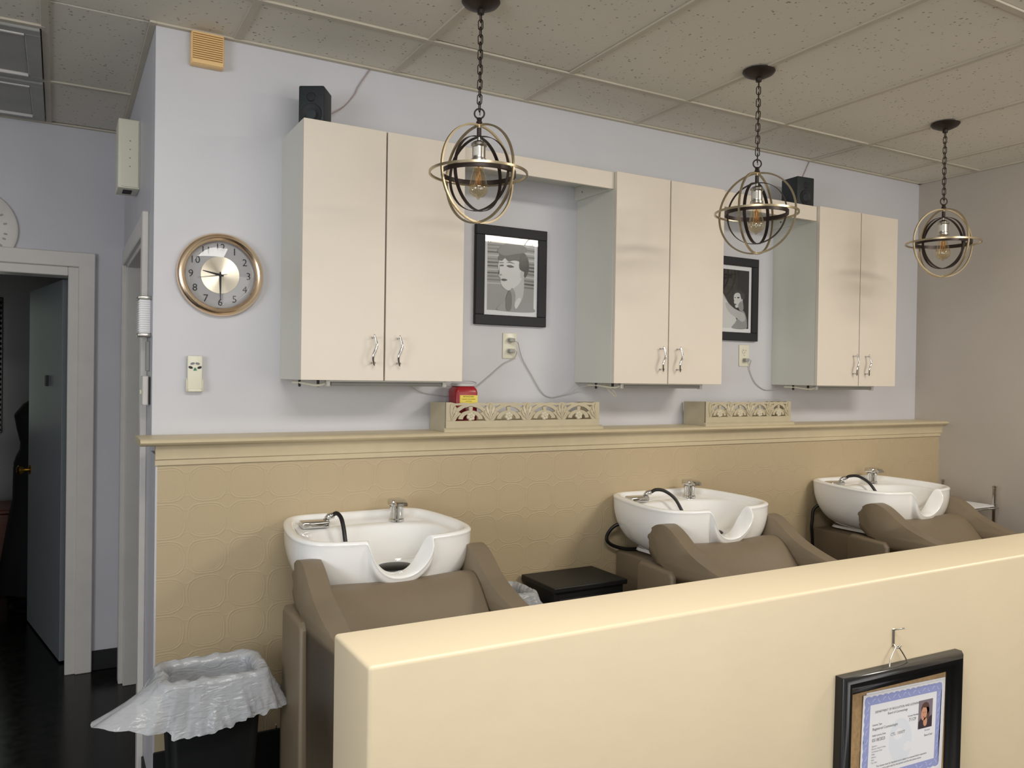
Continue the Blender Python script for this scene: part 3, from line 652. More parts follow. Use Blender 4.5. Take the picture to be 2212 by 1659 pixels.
# ------------------------------------------------------------------ outlets and cords
def outlet(cx, z0, lab, plugs):
    t = thing('power_outlet', lab, 'power outlet', (cx, 0, z0), 0, 'wall outlets between the cabinets')
    obj('cover_plate', box(-.035, .035, -.006, 0, 0, .113, .003, 2), 'plate', t, True)
    for z in (.033, .080):
        r = obj('receptacle', poly(ell(0, z, .017, .0145, 20), -.006, -.009), 'plate', t)
        sl = box(-.008, -.006, -.0096, -.0088, z, z+.008); box(.006, .008, -.0096, -.0088, z, z+.008, bm=sl); join(sl, lathe([(0, .0005), (.0022, .0005), (.0022, 0)], 10, axis='Y', c=(0, -.009, z-.007)))
        obj('slots', sl, 'dark', r)
    obj('screw', lathe([(0, .0015), (.0025, .001), (.003, 0)], 10, axis='Y', c=(0, -.006, .0565)), 'nickel', t)
outlet(1.7215, 1.609, 'ivory wall outlet below the hat portrait with two grey plugs', 2)
outlet(3.131, 1.602, 'ivory wall outlet below the half-hidden print with one plug', 1)
def cord(t, pts, plug, r=.0021):
    q = [Vector(p)-t.location for p in pts]; pl = Vector(plug)-t.location
    c = obj('power_cable', tube(spline(q, 8), r, 8), 'gwire', t, 'all')
    obj('plug', box(pl.x-.014, pl.x+.014, pl.y-.022, pl.y, pl.z-.008, pl.z+.009, .004, 2), 'lens', c, True)
cord(TL[1], [(1.725, -.026, 1.688), (1.745, -.032, 1.68), (1.758, -.02, 1.668), (1.785, -.008, 1.61), (1.833, -.007, 1.539), (1.885, -.007, 1.465), (1.932, -.007, 1.44), (1.99, -.007, 1.447), (2.031, -.02, 1.461), (2.07, -.05, 1.488), (2.11, -.10, 1.494)], (1.7215, -.01, 1.689))
cord(TL[0], [(1.725, -.026, 1.643), (1.742, -.030, 1.64), (1.738, -.012, 1.61), (1.69, -.007, 1.585), (1.62, -.007, 1.53), (1.55, -.007, 1.48), (1.459, -.007, 1.447), (1.38, -.007, 1.447), (1.30, -.008, 1.462), (1.24, -.03, 1.49)], (1.7215, -.01, 1.642))
cord(TL[2], [(3.135, -.026, 1.636), (3.155, -.03, 1.634), (3.165, -.012, 1.61), (3.171, -.007, 1.582), (3.21, -.007, 1.52), (3.269, -.007, 1.485), (3.32, -.01, 1.48), (3.373, -.03, 1.494), (3.40, -.08, 1.498)], (3.131, -.01, 1.635))
tag(obj('cord_loop', tube(spline([(2.15, -.12, 1.503), (2.17, -.12, 1.48), (2.20, -.12, 1.455), (2.215, -.12, 1.448), (2.21, -.12, 1.465), (2.185, -.12, 1.485), (2.165, -.12, 1.50)], 8), .003, 8), 'plate', None, 'all'), 'small white cord loop hanging under the middle cabinet', 'cord')
# ------------------------------------------------------------------ carved planter boxes on the ledge
def planter(lab, x0, x1, z, carved_scale=1):
    W = x1-x0; H = .118; yf = -.172; t = thing('planter_box', lab, 'planter box', (x0, 0, z), 0, 'carved tan planter boxes on the ledge')
    D = .158
    obj('side_panel', poly([(yf+.006, 0), (-.012, 0), (-.012, H-.004), (yf+.006, H)], 0, .010, 'YZ'), 'tan', t)
    obj('side_panel', poly([(yf+.006, 0), (-.012, 0), (-.012, H-.004), (yf+.006, H)], W-.010, W, 'YZ'), 'tan', t)
    obj('back_panel', box(.01, W-.01, -.018, -.008, 0, H*.6), 'tan', t)
    obj('bottom_panel', box(.01, W-.01, yf+.012, -.018, 0, .008), 'tan', t)
    obj('base_moulding', poly([(yf-.012, 0), (yf-.012, .008), (yf-.006, .014), (yf, .016), (yf+.004, .016), (yf+.004, 0)], -.012, W+.014, 'YZ'), 'tan', t)
    # front: solid bottom rail, stiles, then four pierced arches with fans between
    obj('front_rail', box(0, W, yf, yf+.01, .014, .043, .001), 'tan', t)
    for a in (0, W-.022): obj('stile', box(a, a+.022, yf, yf+.01, .043, H, .001), 'tan', t)
    n = 4; p = (W-.044)/n
    for k in range(n):
        cx = .022+p*(k+.5); s = p
        def E(u, v): return (cx+u*s, .043+v*.072)
        b = None
        # outer arch band
        A = [E(.50*math.cos(a), .0+.98*math.sin(a)) for a in (PI*i/16 for i in range(17))]; B = [E(.40*math.cos(a), .80*math.sin(a)) for a in (PI*i/16 for i in range(17))]
        b = poly(A+B[::-1], yf, yf+.009, bm=b)
        A = [E(.31*math.cos(a), .10+.48*math.sin(a)) for a in (PI*i/12 for i in range(13))]; B = [E(.20*math.cos(a), .08+.32*math.sin(a)) for a in (PI*i/12 for i in range(13))]
        b = poly(A+B[::-1], yf+.001, yf+.009, bm=b)
        b = poly([E(-.035, .36), E(.035, .36), E(.05, .82), E(-.05, .82)], yf, yf+.009, bm=b)                   # bud above flower
        for sg in (-1, 1):                                                                                     # side leaves and corner infill
            b = poly([E(sg*.50, 0), E(sg*.50, 1.04), E(sg*.40, .98), E(sg*.41, .85), E(sg*.34, .70), E(sg*.36, .55), E(sg*.24, .42), E(sg*.34, .22), E(sg*.38, .04), E(sg*.44, 0)], yf+.0008, yf+.009, bm=b)
            b = poly([E(sg*.50, .98), E(sg*.34, .98), E(sg*.18, 1.02), E(0, .98), E(0, .88), E(sg*.2, .88), E(sg*.38, .86), E(sg*.5, .8)], yf+.0012, yf+.009, bm=b)
        obj('pierced_arch', b, 'tan', t)
        fl = None
        for q in range(6):
            a = q*PI/3+.3; fl = lathe([(0, .007), (.0055, .006), (.008, .003), (.0085, 0), (0, 0)], 12, bm=fl, axis='Y', c=(cx+.0115*math.cos(a), yf+.001, .043+.018+.0115*math.sin(a)))
        fl = lathe([(0, .009), (.004, .008), (.006, .004), (0, 0)], 12, bm=fl, axis='Y', c=(cx, yf+.001, .061))
        obj('flower', fl, 'rubface', t, True)
    for k in range(n+1):
        cx = .022+p*k
        if k in (0, n): us = ((.012, .9), ) if k == 0 else ((-.012, .9),)
        for j, ang in enumerate((-.62, -.3, 0, .3, .62)):
            if (k == 0 and ang < 0) or (k == n and ang > 0): continue
            l = (.048, .060, .068, .060, .048)[j]; c0 = (cx, .046)
            d = Vector((math.sin(ang), math.cos(ang))); nn = Vector((d.y, -d.x)); P0 = Vector(c0)
            pts = [P0, P0+d*l*.55+nn*.006, P0+d*l*.85+nn*.005, P0+d*l, P0+d*l*.85-nn*.005, P0+d*l*.55-nn*.006]
            obj('fan_leaf', poly([(q.x, q.y) for q in pts], yf-.004, yf+.002), 'rubface' if k in (1, 2) and j % 2 else 'tan', t)
    return t
planter('long carved tan planter box on the ledge holding a red container', 1.343, 2.088, 1.306)
planter('shorter carved tan planter box on the ledge below the half-hidden print', 2.717, 3.300, 1.306)
tag(obj('acrylic_strip', box(3.16, 3.28, -.12, -.06, 1.315, 1.432, .001), 'glass'), 'clear acrylic block in the shorter planter', 'acrylic block')
# red sharps container
sh = thing('sharps_container', 'red plastic sharps container with yellow label in the long planter', 'sharps container', (1.458, -.085, 1.3145)); sh.rotation_euler = (0, 0, -.06)
def rrect(hx, hy, r, z, n=4):
    out = []
    for qx, qy, a0 in ((1, 1, 0), (-1, 1, PI/2), (-1, -1, PI), (1, -1, 3*PI/2)):
        for i in range(n+1):
            a = a0+PI/2*i/n; out.append((qx*(hx-r)+r*math.cos(a), qy*(hy-r)+r*math.sin(a), z))
    return out
def loft(secs, bm=None, caps=True):
    b2 = bmesh.new(); R = [[b2.verts.new(p) for p in s] for s in secs]; n = len(secs[0])
    for A, B in zip(R, R[1:]):
        for j in range(n): b2.faces.new((A[j], A[(j+1) % n], B[(j+1) % n], B[j]))
    if caps: b2.faces.new(R[0][::-1]); b2.faces.new(R[-1])
    return join(bm, b2)
obj('body', loft([rrect(.046, .042, .012, 0), rrect(.048, .044, .013, .01), rrect(.050, .046, .013, .148), rrect(.047, .043, .013, .162), rrect(.040, .036, .014, .172)]), 'red', sh, True)
obj('lid', loft([rrect(.038, .035, .016, .172), rrect(.044, .04, .016, .174), rrect(.044, .04, .016, .184), rrect(.038, .034, .016, .187)]), 'lidclear', sh, True)
lb = obj('yellow_label', box(-.032, .046, -.0470, -.0455, .098, .137), 'yellow', sh)
tx = None
for s, z, sz in (('BIOHAZARD', .131, .0085), ('SHARPS CONTAINER', .1205, .0062), ('CAUTION', .112, .006)): tx = text_bm(s, sz, bm=tx, mtx=Matrix.Translation((.006, -.0474, z)))
obj('lettering', tx, 'ink', lb)
obj('bail_handle', tube(spline([(.044, -.02, .176), (.058, -.005, .185), (.06, .02, .190), (.04, .035, .194), (-.04, .03, .192)], 6), .0022, 6), 'lidclear', sh, 'all')
# ------------------------------------------------------------------ shampoo basins
def outline():
    half = [(0, 0), (.10, 0), (.185, 0), (.228, -.009), (.256, -.034), (.274, -.075), (.290, -.14), (.303, -.22), (.310, -.30), (.307, -.37), (.288, -.430), (.248, -.466), (.20, -.484), (.16, -.492), (.135, -.4955), (.120, -.497), (.112, -.498), (.1085, -.4983), (.104, -.4986), (.096, -.499), (.082, -.5), (.064, -.501), (.044, -.502), (.022, -.503), (0, -.503)]
    return half + [(-x, y) for x, y in half[-2:0:-1]]
def notch(x, y):
    if y > -.46: return 0
    a = abs(x)/.110
    if a >= 1: return 0
    return .117*(1-a**2.4)**.55
def prof_s(tt): tt = max(0, min(1, tt)); return .48+.52*(1-(1-tt)**2.6)**.58
def make_basin(c, lab, hose):
    t = thing('wash_basin', lab, 'wash basin', (c, -.162, 0), 0, 'white ceramic shampoo basins'); ol = outline(); n = len(ol)
    zr = lambda y: 1.016+.028*y
    C0 = Vector((0, -.27)); bm = bmesh.new(); rows = []
    def row(fn): rows.append([bm.verts.new(fn(i, Vector(ol[i]))) for i in range(n)])
    base = .775
    def outer(f):
        def g(i, p):
            h = zr(p.y)-notch(p.x, p.y)-.012; z = base+(h-base)*f; tt = (z-base)/(zr(p.y)-.012-base)
            s = prof_s(tt)
            q = C0+(p-C0)*s
            nd = notch(p.x, p.y); q.y -= .020*min(1, nd/.025)*max(0, min(1, (f-.69)/.12))-.004*min(1, nd/.03)*(1 if .5 < f < .75 else 0)
            if p.y > -.01: q.y = p.y-.004*(1-tt)-max(0, .10*(1-tt)**2)
            return (q.x, q.y, z)
        return g
    for f in (0, .06, .15, .28, .42, .56, .70, .76, .82, .92, 1): row(outer(f))
    def rim(s, dz):
        def g(i, p):
            nd = notch(p.x, p.y); q = p+(C0-p).normalized()*(s*(1+.7*min(1, nd/.05)))
            q = q+(Vector((0, -1))*(.020*min(1, nd/.025) if s < .006 else .013*min(1, nd/.03) if s < .015 else 0))
            tt = (zr(p.y)-nd-.012-base)/(zr(p.y)-.012-base); k = prof_s(tt)
            q = C0+(q-C0)*k if nd > 0 else q
            return (q.x, q.y, zr(p.y)-nd+dz)
        return g
    row(rim(-.003, -.007)); row(rim(.004, 0)); row(rim(.016, .002)); row(rim(.028, -.002)); row(rim(.034, -.011))
    def deck(s, z0, z1):
        def g(i, p):
            nd = notch(p.x, p.y); q = p+(C0-p).normalized()*s
            if nd > 0:
                tt = (zr(p.y)-nd-.012-base)/(zr(p.y)-.012-base); q = C0+(q-C0)*prof_s(tt)
            return (q.x, q.y, min(z0, zr(p.y)-nd-z1))
        return g
    row(deck(.041, .986, .022))
    def bowl(rx, ry, cy, z, lim, dx=0):
        def g(i, p):
            d = (p-C0); a = math.atan2(d.y/.25, d.x/.29); ex = .75
            q = Vector((rx*math.copysign(abs(math.cos(a))**ex, math.cos(a))+dx, cy+ry*math.copysign(abs(math.sin(a))**ex, math.sin(a))))
            nd = notch(p.x, p.y); zz = min(z, zr(p.y)-nd-lim)
            return (q.x, q.y, zz)
        return g
    row(bowl(.255, .175, -.285, .982, .026)); row(bowl(.245, .168, -.288, .972, .032)); row(bowl(.225, .155, -.295, .945, .040)); row(bowl(.19, .13, -.305, .905, .046)); row(bowl(.14, .095, -.315, .876, .050)); row(bowl(.07, .05, -.32, .866, .055))
    for A, B in zip(rows, rows[1:]):
        for j in range(n): bm.faces.new((A[j], A[(j+1) % n], B[(j+1) % n], B[j]))
    bm.faces.new(rows[0][::-1]); bm.faces.new(rows[-1])
    o = obj('bowl', bm, 'ceramic', t, 'all'); sm = o.modifiers.new('s', 'SUBSURF'); sm.levels = 2; sm.render_levels = 2
    foot = loft([rrect(.15, .17, .05, .762), rrect(.165, .185, .05, .768), rrect(.16, .18, .05, .78)])
    for v in foot.verts: v.co.y -= .24
    obj('foot_plate', foot, 'ceramic', t, True)
    # mixer tap
    f = obj('mixer_tap', lathe([(0, .983), (.029, .983), (.029, .990), (.025, .994), (.0245, 1.02), (.026, 1.026), (.026, 1.040), (0, 1.040)], 28, c=(.142, -.088, 0)), 'chrome', t, True)
    lv = box(.114, .170, -.116, -.060, 1.040, 1.066, .008, 3); 
    obj('lever_cap', lv, 'chrome', f, True)
    obj('lever', poly([(-.108, 1.050), (-.135, 1.048), (-.146, 1.044), (-.145, 1.054), (-.134, 1.062), (-.108, 1.066)], .120, .164, 'YZ', .002), 'chrome', f, True)
    # hose block and spray hose
    h = box(-.222, -.122, -.128, -.070, .984, 1.010, .008, 3)
    hb = obj('hose_holder', h, 'chrome', t, True)
    obj('hose_nozzle', tube([(-.135, -.102, 1.006), (-.122, -.110, 1.022), (-.108, -.118, 1.026)], [.009, .012, .011], 14), 'chrome', t, 'all')
    obj('spray_hose', tube(spline(hose, 8), .0075, 12), 'rubber', t, 'all')
    dr = lathe([(0, .013), (.03, .012), (.055, .008), (.064, .002), (.06, 0), (0, 0)], 36)
    for v in dr.verts: v.co = Vector((v.co.x*1.05+.045, v.co.y*.85-.325, v.co.z+.868))
    obj('drain_cover', dr, 'rubber', t, True)
    return t
make_basin(.966, 'white shampoo basin nearest the bin, with a tap and short hose', [(-.110, -.118, 1.028), (-.100, -.130, 1.034), (-.092, -.155, 1.02), (-.09, -.18, .985), (-.09, -.20, .945), (-.085, -.21, .91)])
make_basin(2.408, 'middle white shampoo basin, its black hose arching into the bowl', [(-.110, -.118, 1.026), (-.085, -.125, 1.036), (-.05, -.14, 1.03), (-.015, -.165, 1.0), (.005, -.19, .95), (.01, -.22, .90)])
make_basin(3.705, 'white shampoo basin nearest the right wall, its black hose arching into the bowl', [(-.110, -.118, 1.024), (-.08, -.12, 1.034), (-.03, -.135, 1.032), (.02, -.16, 1.0), (.04, -.19, .95), (.04, -.22, .90)])
tag(obj('supply_hose', tube(spline([(2.20, -.24, .895), (2.145, -.22, .876), (2.122, -.20, .836), (2.125, -.20, .805), (2.169, -.20, .779), (2.23, -.22, .766), (2.31, -.25, .770)], 8), .008, 10), 'rubber', None, 'all'), 'black supply hose looping below the middle basin at its left', 'hose')
tag(obj('supply_hose', tube(spline([(3.49, -.23, .90), (3.453, -.20, .859), (3.442, -.20, .80), (3.438, -.20, .763), (3.445, -.20, .70), (3.46, -.20, .55), (3.47, -.20, .30)], 8), .008, 10), 'rubber', None, 'all'), 'black supply hose hanging straight down below the right basin', 'hose')
# ------------------------------------------------------------------ shampoo chairs
arm_prof = [(-.60, .785), (-.548, .818), (-.523, .862), (-.533, .912), (-.568, .942), (-.612, .953), (-.655, .942), (-.70, .916), (-.745, .884), (-.80, .857), (-.86, .836), (-.93, .817), (-1.02, .806), (-1.20, .798), (-1.30, .79), (-1.345, .76), (-1.355, .70), (-1.355, .16), (-1.33, .12), (-.74, .12), (-.715, .16), (-.715, .76), (-.66, .772)]
_c = spline([(y, z, 0) for y, z in arm_prof[:15]], 4); arm_prof = [(p.x, p.y) for p in _c]+arm_prof[15:]
def make_chair():
    t = thing('shampoo_chair', 'x', 'salon chair', (0, 0, 0), 0, 'taupe vinyl shampoo chairs in front of the basins')
    for s in (-1, 1):
        a, b = (-.318, -.254) if s < 0 else (.254, .318)
        obj('armrest', poly(arm_prof, a, b, 'YZ', .017, 4), 'vinyl', t, 'all')
    # padded rear side panels and lower cheeks
    for s in (-1, 1):
        a, b = (-.338, -.285) if s < 0 else (.285, .338)
        obj('side_pad', poly([(-.48, .06), (-.48, .77), (-.50, .790), (-.68, .782), (-.70, .76), (-.70, .06)], a, b, 'YZ', .014, 3), 'vinyl', t, True)
        ck_ = obj('recline_cheek', poly([(-.50+.17*math.cos(q), .33+.20*math.sin(q)) for q in (PI/2+PI*i/18 for i in range(-2, 21))], a*.98 if s < 0 else .245, -.245 if s < 0 else b*.98, 'YZ', .008, 2), 'vinyl', t, True)
        obj('bolt', lathe([(0, -.004), (.007, -.003), (.009, 0), (0, 0)] if s < 0 else [(0, .004), (.007, .003), (.009, 0), (0, 0)], 16, axis='X', c=((a*.98 if s < 0 else b*.98), -.40, .36)), 'nickel', ck_, True)
    # back cushion with a sagging top edge
    secs = []
    prof = [(-.56, .60), (-.575, .78), (-.60, .86), (-.645, .887), (-.69, .885), (-.735, .85), (-.79, .785), (-.88, .69), (-.96, .60), (-1.0, .50), (-.85, .46)]
    for u in (-1, -.985, -.95, -.8, -.6, -.4, -.2, 0, .2, .4, .6, .8, .95, .985, 1):
        x = u*.253; sag = .018*(1-u*u); push = .012*(1-abs(u)**6)
        ed = 1-.05*abs(u)**10
        secs.append([(x, -.75+(y+.75)*ed-(push if z > .6 else 0)+.02*(1-u*u), .68+(z-.68)*ed-sag*(1 if z > .7 else .3)) for y, z in prof])
    obj('backrest', loft(secs), 'vinyl', t, 'all').modifiers.new('s', 'SUBSURF').render_levels = 1
    s2 = loft([[(x, y, z) for y, z in ((-.92, .36), (-.93, .48), (-1.0, .52), (-1.3, .52), (-1.37, .49), (-1.37, .38), (-1.33, .35))] for x in (-.253, -.247, .247, .253)])
    obj('seat', s2, 'vinyl', t, 'all')
    bs_ = box(-.21, .21, -.52, -.168, .26, .758, .012, 3)
    obj('pedestal', bs_, 'vinyl', t, True)
    obj('footplate', box(-.20, .20, -1.25, -.20, 0, .10, .01, 2), 'black', t, True)
    obj('base_block', box(-.17, .17, -.5, -.19, .10, .26, .005), 'black', t)
    return t
ch = make_chair(); ch.location.x = .968; ch['label'] = 'taupe vinyl shampoo chair nearest the bin and the clock end'
for x, lab in ((2.402, 'middle taupe vinyl shampoo chair, behind the cream half wall'), (3.693, 'taupe vinyl shampoo chair nearest the chrome rack and right wall')):
    c2 = copy_tree(ch); c2.location.x = x; c2['label'] = lab
# ------------------------------------------------------------------ black bins between the chairs
def bin_box(lab, x0, x1, y0, y1, h):
    t = thing('storage_cube', lab, 'storage cart', ((x0+x1)/2, (y0+y1)/2, 0), 0, 'black carts between the basins'); a, b = (x1-x0)/2, (y1-y0)/2
    obj('body', box(-a+.012, a-.012, -b+.012, b-.012, .04, h-.022, .006, 2), 'black', t); obj('lid', box(-a, a, -b, b, h-.022, h, .004, 2), 'black', t)
    for sx in (-1, 1):
        for sy in (-1, 1): obj('caster', lathe([(0, -.012), (.018, -.012), (.02, 0), (.018, .012), (0, .012)], 14, axis='X', c=(sx*(a-.04), sy*(b-.04), .02)), 'rubber', t, True)
    obj('drawer_front', box(-a+.03, a-.03, -b+.006, -b+.014, .35, h-.05, .002), 'black', t)
bin_box('black flat-topped cart between the first and middle basins', 1.70, 2.06, -.43, -.172, .70)
bin_box('black flat-topped cart between the middle and right basins', 3.08, 3.345, -.43, -.172, .66)
# ------------------------------------------------------------------ liners
def liner(name, lab, cx, cy, z, hx, hy, drape, seed, inner=.16):
    rs = random.Random(seed); n = 120; ring = []
    base = rrect(hx, hy, min(hx, hy)*.35, 0, n//4-1); n = len(base)
    # resample by perimeter
    P = [Vector(p[:2]) for p in base]; per = [0]
    for a, b in zip(P, P[1:]+P[:1]): per.append(per[-1]+(b-a).length)
    K = 160; pts = []
    for k in range(K):
        s = per[-1]*k/K; i = max(j for j in range(n) if per[j] <= s); f = (s-per[i])/max(1e-9, per[i+1]-per[i]); pts.append(P[i].lerp(P[(i+1) % n], f))
    bm = bmesh.new(); rows = []
    def nz(k, s, f): a = 2*PI*k/K; return noise.noise(Vector((math.cos(a)*f, math.sin(a)*f, s+seed)))
    for d in (inner, inner*.6, inner*.3, inner*.12, .01):                                 # inside wall
        rows.append([(pts[k]*(.83-.25*d-.10*abs(nz(k, d*5, 5))), -d+.008*nz(k, 1, 3)) for k in range(K)])
    rows.append([(pts[k]*1.0, .004+.006*nz(k, 2, 4)) for k in range(K)])
    rows.append([(pts[k]*.93, .008+.008*nz(k, 4, 6)) for k in range(K)])
    rows[-1], rows[-2] = rows[-2], rows[-1]
    rows.append([(pts[k]*1.035, .004+.006*nz(k, 2, 4)) for k in range(K)])
    for f in (.08, .2, .35, .5, .65, .8, .92, 1.0):
        r = []
        for k in range(K):
            out, dn = drape(math.atan2(pts[k].y, pts[k].x)); nrm = pts[k].normalized()
            rip = .022*f*(nz(k, f*1.2, 5)+.35)+.020*f**.7*abs(nz(k, f*2.2+3, 11))
            r.append((pts[k]*1.045+nrm*(out*f**1.2+rip)+Vector((0, 0)), -dn*f+.022*f*nz(k, 5, 7)+.004*f*nz(k, f+8, 16)))
        rows.append(r)
    V = [[bm.verts.new((cx+p.x, cy+p.y, z+h)) for p, h in r] for r in rows]
    for A, B in zip(V, V[1:]):
        for j in range(K): bm.faces.new((A[j], A[(j+1) % K], B[(j+1) % K], B[j]))
    return tag(obj(name, bm, 'liner', None, 'all'), lab, 'bin liner')
def bump(a, c, wd): d = (a-c+PI) % (2*PI)-PI; return math.exp(-(d/wd)**2)
bn = thing('waste_bin', 'black waste bin on the floor in front of the wainscot end', 'bin', (.42, -.468, 0))
obj('tub', loft([rrect(.105, .070, .03, 0), rrect(.12, .082, .03, .25), rrect(.138, .094, .03, .585), rrect(.142, .098, .03, .590), rrect(.142, .098, .03, .600), rrect(.132, .088, .03, .600), rrect(.115, .078, .03, .25), rrect(.10, .066, .03, .02)]), 'black', bn, True)
obj('rim', loft([rrect(.146, .101, .03, .586), rrect(.149, .104, .03, .590), rrect(.149, .104, .03, .598), rrect(.142, .098, .03, .6005)], caps=False), 'black', bn, True)
liner('bin_liner', 'crumpled white plastic liner draped over the black waste bin', .42, -.468, .613, .151, .106,
      lambda a: (.022+.15*bump(a, PI+.22, .30)+.022*bump(a, 0, .5)+.012*bump(a, -PI/2, .9), .105+.040*bump(a, -PI/2-.25, .8)-.03*bump(a, PI+.2, .4)+.015*bump(a, 0, .5)), 3)
sb = thing('small_bin', 'small dark bin beside the nearest chair with a plastic liner', 'bin', (1.52, -.34, 0))
obj('tub', loft([rrect(.085, .075, .03, 0), rrect(.102, .09, .03, .68), rrect(.095, .083, .03, .68), rrect(.078, .068, .03, .02)]), 'black', sb, True)
liner('bin_liner', 'white plastic liner peeking out right of the nearest chair', 1.52, -.34, .692, .108, .096,
      lambda a: (.012+.045*bump(a, -.3, .5), .10+.03*bump(a, -PI/2, .6)), 11)
# ------------------------------------------------------------------ chrome rack at the right wall
rk = thing('storage_rack', 'chrome rack with white shelves beside the right grey wall', 'rack', (4.285, -.39, 0))
for sx in (-1, 1):
    for sy in (-1, 1):
        po = obj('post', lathe([(0, 0), (.011, 0), (.011, .955), (.013, .957), (.013, .968), (0, .972)], 16, c=(sx*.21, sy*.15, 0)), 'chrome', rk, True)
        for z in (.30, .58, .855): obj('shelf_collar', lathe([(.011, z-.02), (.016, z-.02), (.015, z+.015), (.011, z+.015)], 16, c=(sx*.21, sy*.15, 0)), 'chrome', po, True)
for z in (.30, .58, .855):
    sh_ = obj('shelf', box(-.22, .22, -.158, .158, z, z+.006, .002), 'paper', rk)
    e = tube([(-.225, -.163, z-.008), (.225, -.163, z-.008), (.225, .163, z-.008), (-.225, .163, z-.008)], .004, 8, closed=True); obj('shelf_rim', e, 'chrome', sh_, 'all')
# ------------------------------------------------------------------ certificate on the half wall
YP = -2.0962
cf = thing('certificate_frame', 'black framed cork board with licence certificate hanging on the cream half wall', 'picture frame', (1.4345, YP, .985)); cf.rotation_euler = (0, math.radians(1.0), 0)
FW, FH = .1835, .46
prof = [(0, 0), (0, .014), (.005, .021), (.011, .024), (.019, .022), (.027, .014), (.033, .011), (.036, .009), (.039, .008), (.039, 0)]
bm = bmesh.new(); cor = [(-FW, 0), (FW, 0), (FW, -FH), (-FW, -FH)]; inn = [(1, -1), (-1, -1), (-1, 1), (1, 1)]
V = [[bm.verts.new((cx_+ix*d, -h, cz_+iz*d)) for d, h in prof] for (cx_, cz_), (ix, iz) in zip(cor, inn)]
for k in range(4):
    A, B = V[k], V[(k+1) % 4]
    for j in range(len(prof)): bm.faces.new((A[j], A[(j+1) % len(prof)], B[(j+1) % len(prof)], B[j]))
obj('frame', bm, 'blackgloss', cf, True)
obj('cork_board', box(-FW+.036, FW-.036, -.006, -.001, -FH+.036, -.036), 'cork', cf)
wr = tube(spline([(-.045, -.012, -.004), (-.040, -.010, .012), (-.024, -.008, .030), (-.019, -.008, .034), (-.012, -.008, .031), (.002, -.010, .014), (.012, -.012, -.002)], 6), .0014, 6)
obj('hanging_wire', wr, 'nickel', cf, 'all')
hk = thing('picture_hook', 'metal nail hook in the cream half wall above the certificate frame', 'hook', (1.415, YP, 1.018))
obj('hook_plate', box(-.0035, .0035, -.002, 0, .0, .034, .0006), 'nickel', hk)
obj('hook_tip', tube(spline([(0, -.002, .004), (.0, -.008, -.001), (.002, -.013, .001), (.004, -.015, .007)], 5), .0015, 6), 'nickel', hk, 'all')
obj('nail', tube([(.012, -.018, .038), (.001, .0, .031)], .0013, 6), 'nickel', hk, 'all')
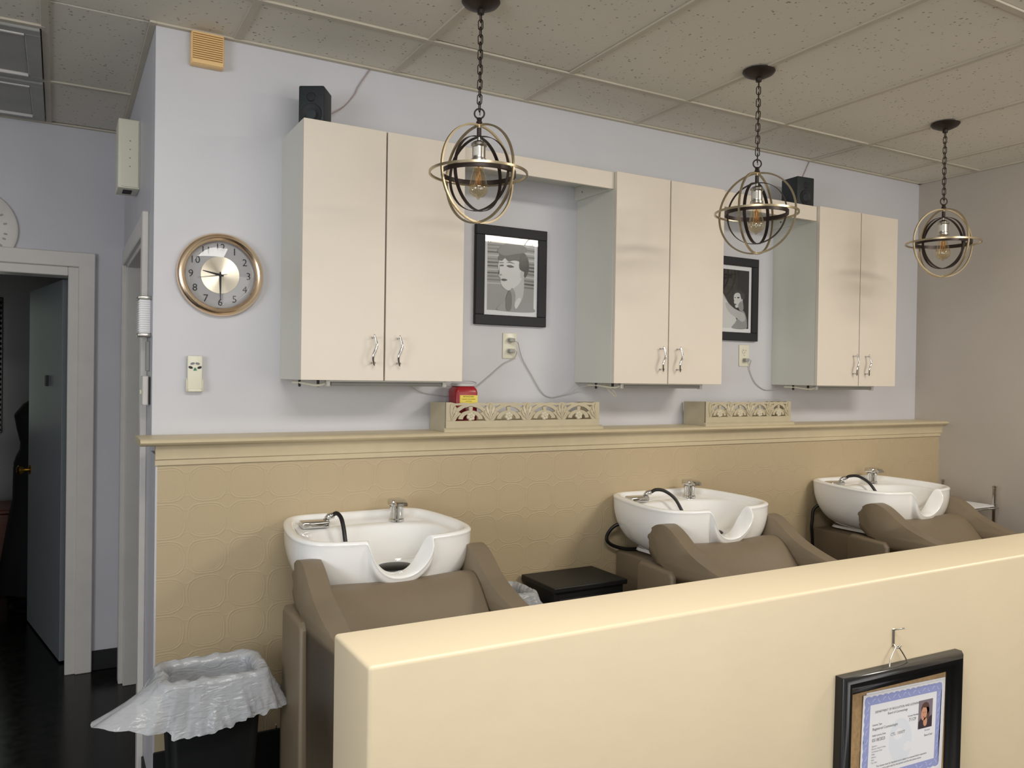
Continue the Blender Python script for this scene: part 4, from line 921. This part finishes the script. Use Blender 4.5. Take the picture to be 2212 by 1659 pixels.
def sheet(name, x, z, w, h, rot, dy, lab, full):
    t = thing(name, lab, 'certificate', (x, YP-dy, z)); t.rotation_euler = (0, math.radians(rot), 0)
    obj('paper', box(0, w, -.0008, 0, -h, 0), 'paper', t)
    if not full: return
    b = .0; m0 = .006; m1 = .021
    o = []; 
    def scal(x0, z0, x1, z1, k, nx, nz):
        r = []
        for i in range(k*6):
            s = i/(k*6); e = .0022*abs(math.sin(s*k*PI)); r.append((x0+(x1-x0)*s+nx*e, z0+(z1-z0)*s+nz*e))
        return r
    out = scal(m0, -m0, w-m0, -m0, 14, 0, 1)+scal(w-m0, -m0, w-m0, -h+m0, 10, 1, 0)+scal(w-m0, -h+m0, m0, -h+m0, 14, 0, -1)+scal(m0, -h+m0, m0, -m0, 10, -1, 0)
    bm = flat(out, -.0009); bm = flat([(m1, -m1), (w-m1, -m1), (w-m1, -h+m1), (m1, -h+m1)], -.00096, bm=bm, mi=1)
    rr = random.Random(5)
    def curl(cx, cz, s, r): 
        nonlocal bm
        A = ell(cx, cz, s, s*.55, 8, r, 0, PI*.9); B = ell(cx, cz, s*.72, s*.30, 8, r, 0, PI*.9); bm = flat(A+B[::-1], -.00098, bm=bm, mi=2)
    for k in range(15): curl(.016+k*(w-.032)/14, -.0135, .0055, .6 if k % 2 else 2.4); curl(.016+k*(w-.032)/14, -h+.0135, .0055, 3.6 if k % 2 else 5.4)
    for k in range(9): curl(.0135, -.026-k*(h-.052)/8, .0055, 1.2 if k % 2 else 4.2); curl(w-.0135, -.026-k*(h-.052)/8, .0055, 1.2 if k % 2 else 4.2)
    obj('border', bm, ['blue', 'paper', mat('border_pale_blue', srgb(196, 202, 230), .6)], t)
    wmk = flat(ell(w*.47, -h*.58, .035, .045, 20, .2), -.00100); wmk = flat(ell(w*.44, -h*.50, .014, .011, 12, .2), -.00104, bm=wmk, mi=1); wmk = flat(ell(w*.56, -h*.66, .013, .009, 12, .2), -.00104, bm=wmk, mi=1)
    obj('watermark', wmk, [mat('watermark_blue', srgb(222, 226, 234), .6), 'paper'], t)
    def tx(s, x, z, sz, mi=0, al='LEFT'):
        nonlocal tb
        tb = text_bm(s, sz, bm=tb, mi=mi, align=al, mtx=Matrix.Translation((x, -.00112, z)))
    tb = None
    tx('DEPARTMENT OF REGULATION AND LICENSING', w*.42, -.036, .0062, 0, 'CENTER'); tx('Board of Cosmetology', w*.42, -.0435, .0066, 0, 'CENTER')
    tx('License Number', w*.55, -.058, .0052); tx('71129', w*.565, -.066, .009)
    tx('License Type', .030, -.060, .0052); tx('Registered Cosmetologist', .030, -.068, .0072)
    tx('Initial License Date', .030, -.080, .0052); tx('03/18/2023', .030, -.089, .0085); tx('CTL:  103077', .085, -.086, .0078)
    for k in range(7): tx(('Signature', 'Director, Board of State', 'Commission Chair', 'Office', 'Address', 'Suite', 'City, State')[k], .030, -.100-.0052*k, .0042, 1)
    tx('Renewal', w-.056, -.094, .005, 1); tx('Board Seal', w-.056, -.104, .006)
    tx('This license must be displayed and is subject to renewal before expiration', w*.5, -.140, .0052, 0, 'CENTER'); tx('and is valid only for the person and the title shown above', w*.5, -.146, .0052, 0, 'CENTER')
    obj('printed_text', tb, ['ink', 'inkl'], t)
    # small generic photograph
    X0, Z0, pw_, ph_ = w-.078, -.033, .045, .056
    q = lambda u, v: (X0+pw_*u, Z0-ph_*(1-v))
    cols = [mat('photo_backdrop', srgb(128, 116, 126), .5), mat('photo_skin', srgb(206, 150, 122), .5), mat('photo_hair', srgb(92, 62, 52), .5), mat('photo_jacket', srgb(58, 44, 52), .5)]
    pb = flat([q(0, 0), q(1, 0), q(1, 1), q(0, 1)], -.00114)
    def fe(u, v, ru, rv, mi, k, rot=0):
        nonlocal pb
        c = q(u, v); pb = flat(ell(c[0], c[1], ru*pw_, rv*ph_, 16, rot), -.00114-.00003*k, bm=pb, mi=mi)
    pb = flat([q(.02, .0), q(.02, .25), q(.22, .38), q(.5, .3), q(.98, .42), q(.98, 0)], -.00116, bm=pb, mi=3)
    fe(.48, .68, .30, .24, 2, 2); fe(.60, .5, .2, .25, 2, 2); fe(.40, .52, .21, .25, 1, 3, -.15); fe(.5, .22, .14, .16, 1, 3); fe(.5, .80, .22, .08, 2, 4); fe(.33, .56, .035, .012, 2, 5); fe(.47, .56, .035, .012, 2, 5); fe(.38, .40, .05, .012, 3, 5)
    obj('portrait_photo', pb, cols, t)
sheet('paper_sheet', 1.330, .944, .245, .190, 2.6, .0068, 'plain white sheet tucked behind the blue-bordered certificate', False)
sheet('licence_certificate', 1.320, .941, .247, .176, 2.6, .0080, 'blue-bordered licence certificate with small portrait photo in the black frame', True)
tag(obj('lower_paper', box(1.50, 1.56, YP-.0085, YP-.0070, .70, .757), 'paper'), 'corner of a second white paper below the certificate', 'paper')
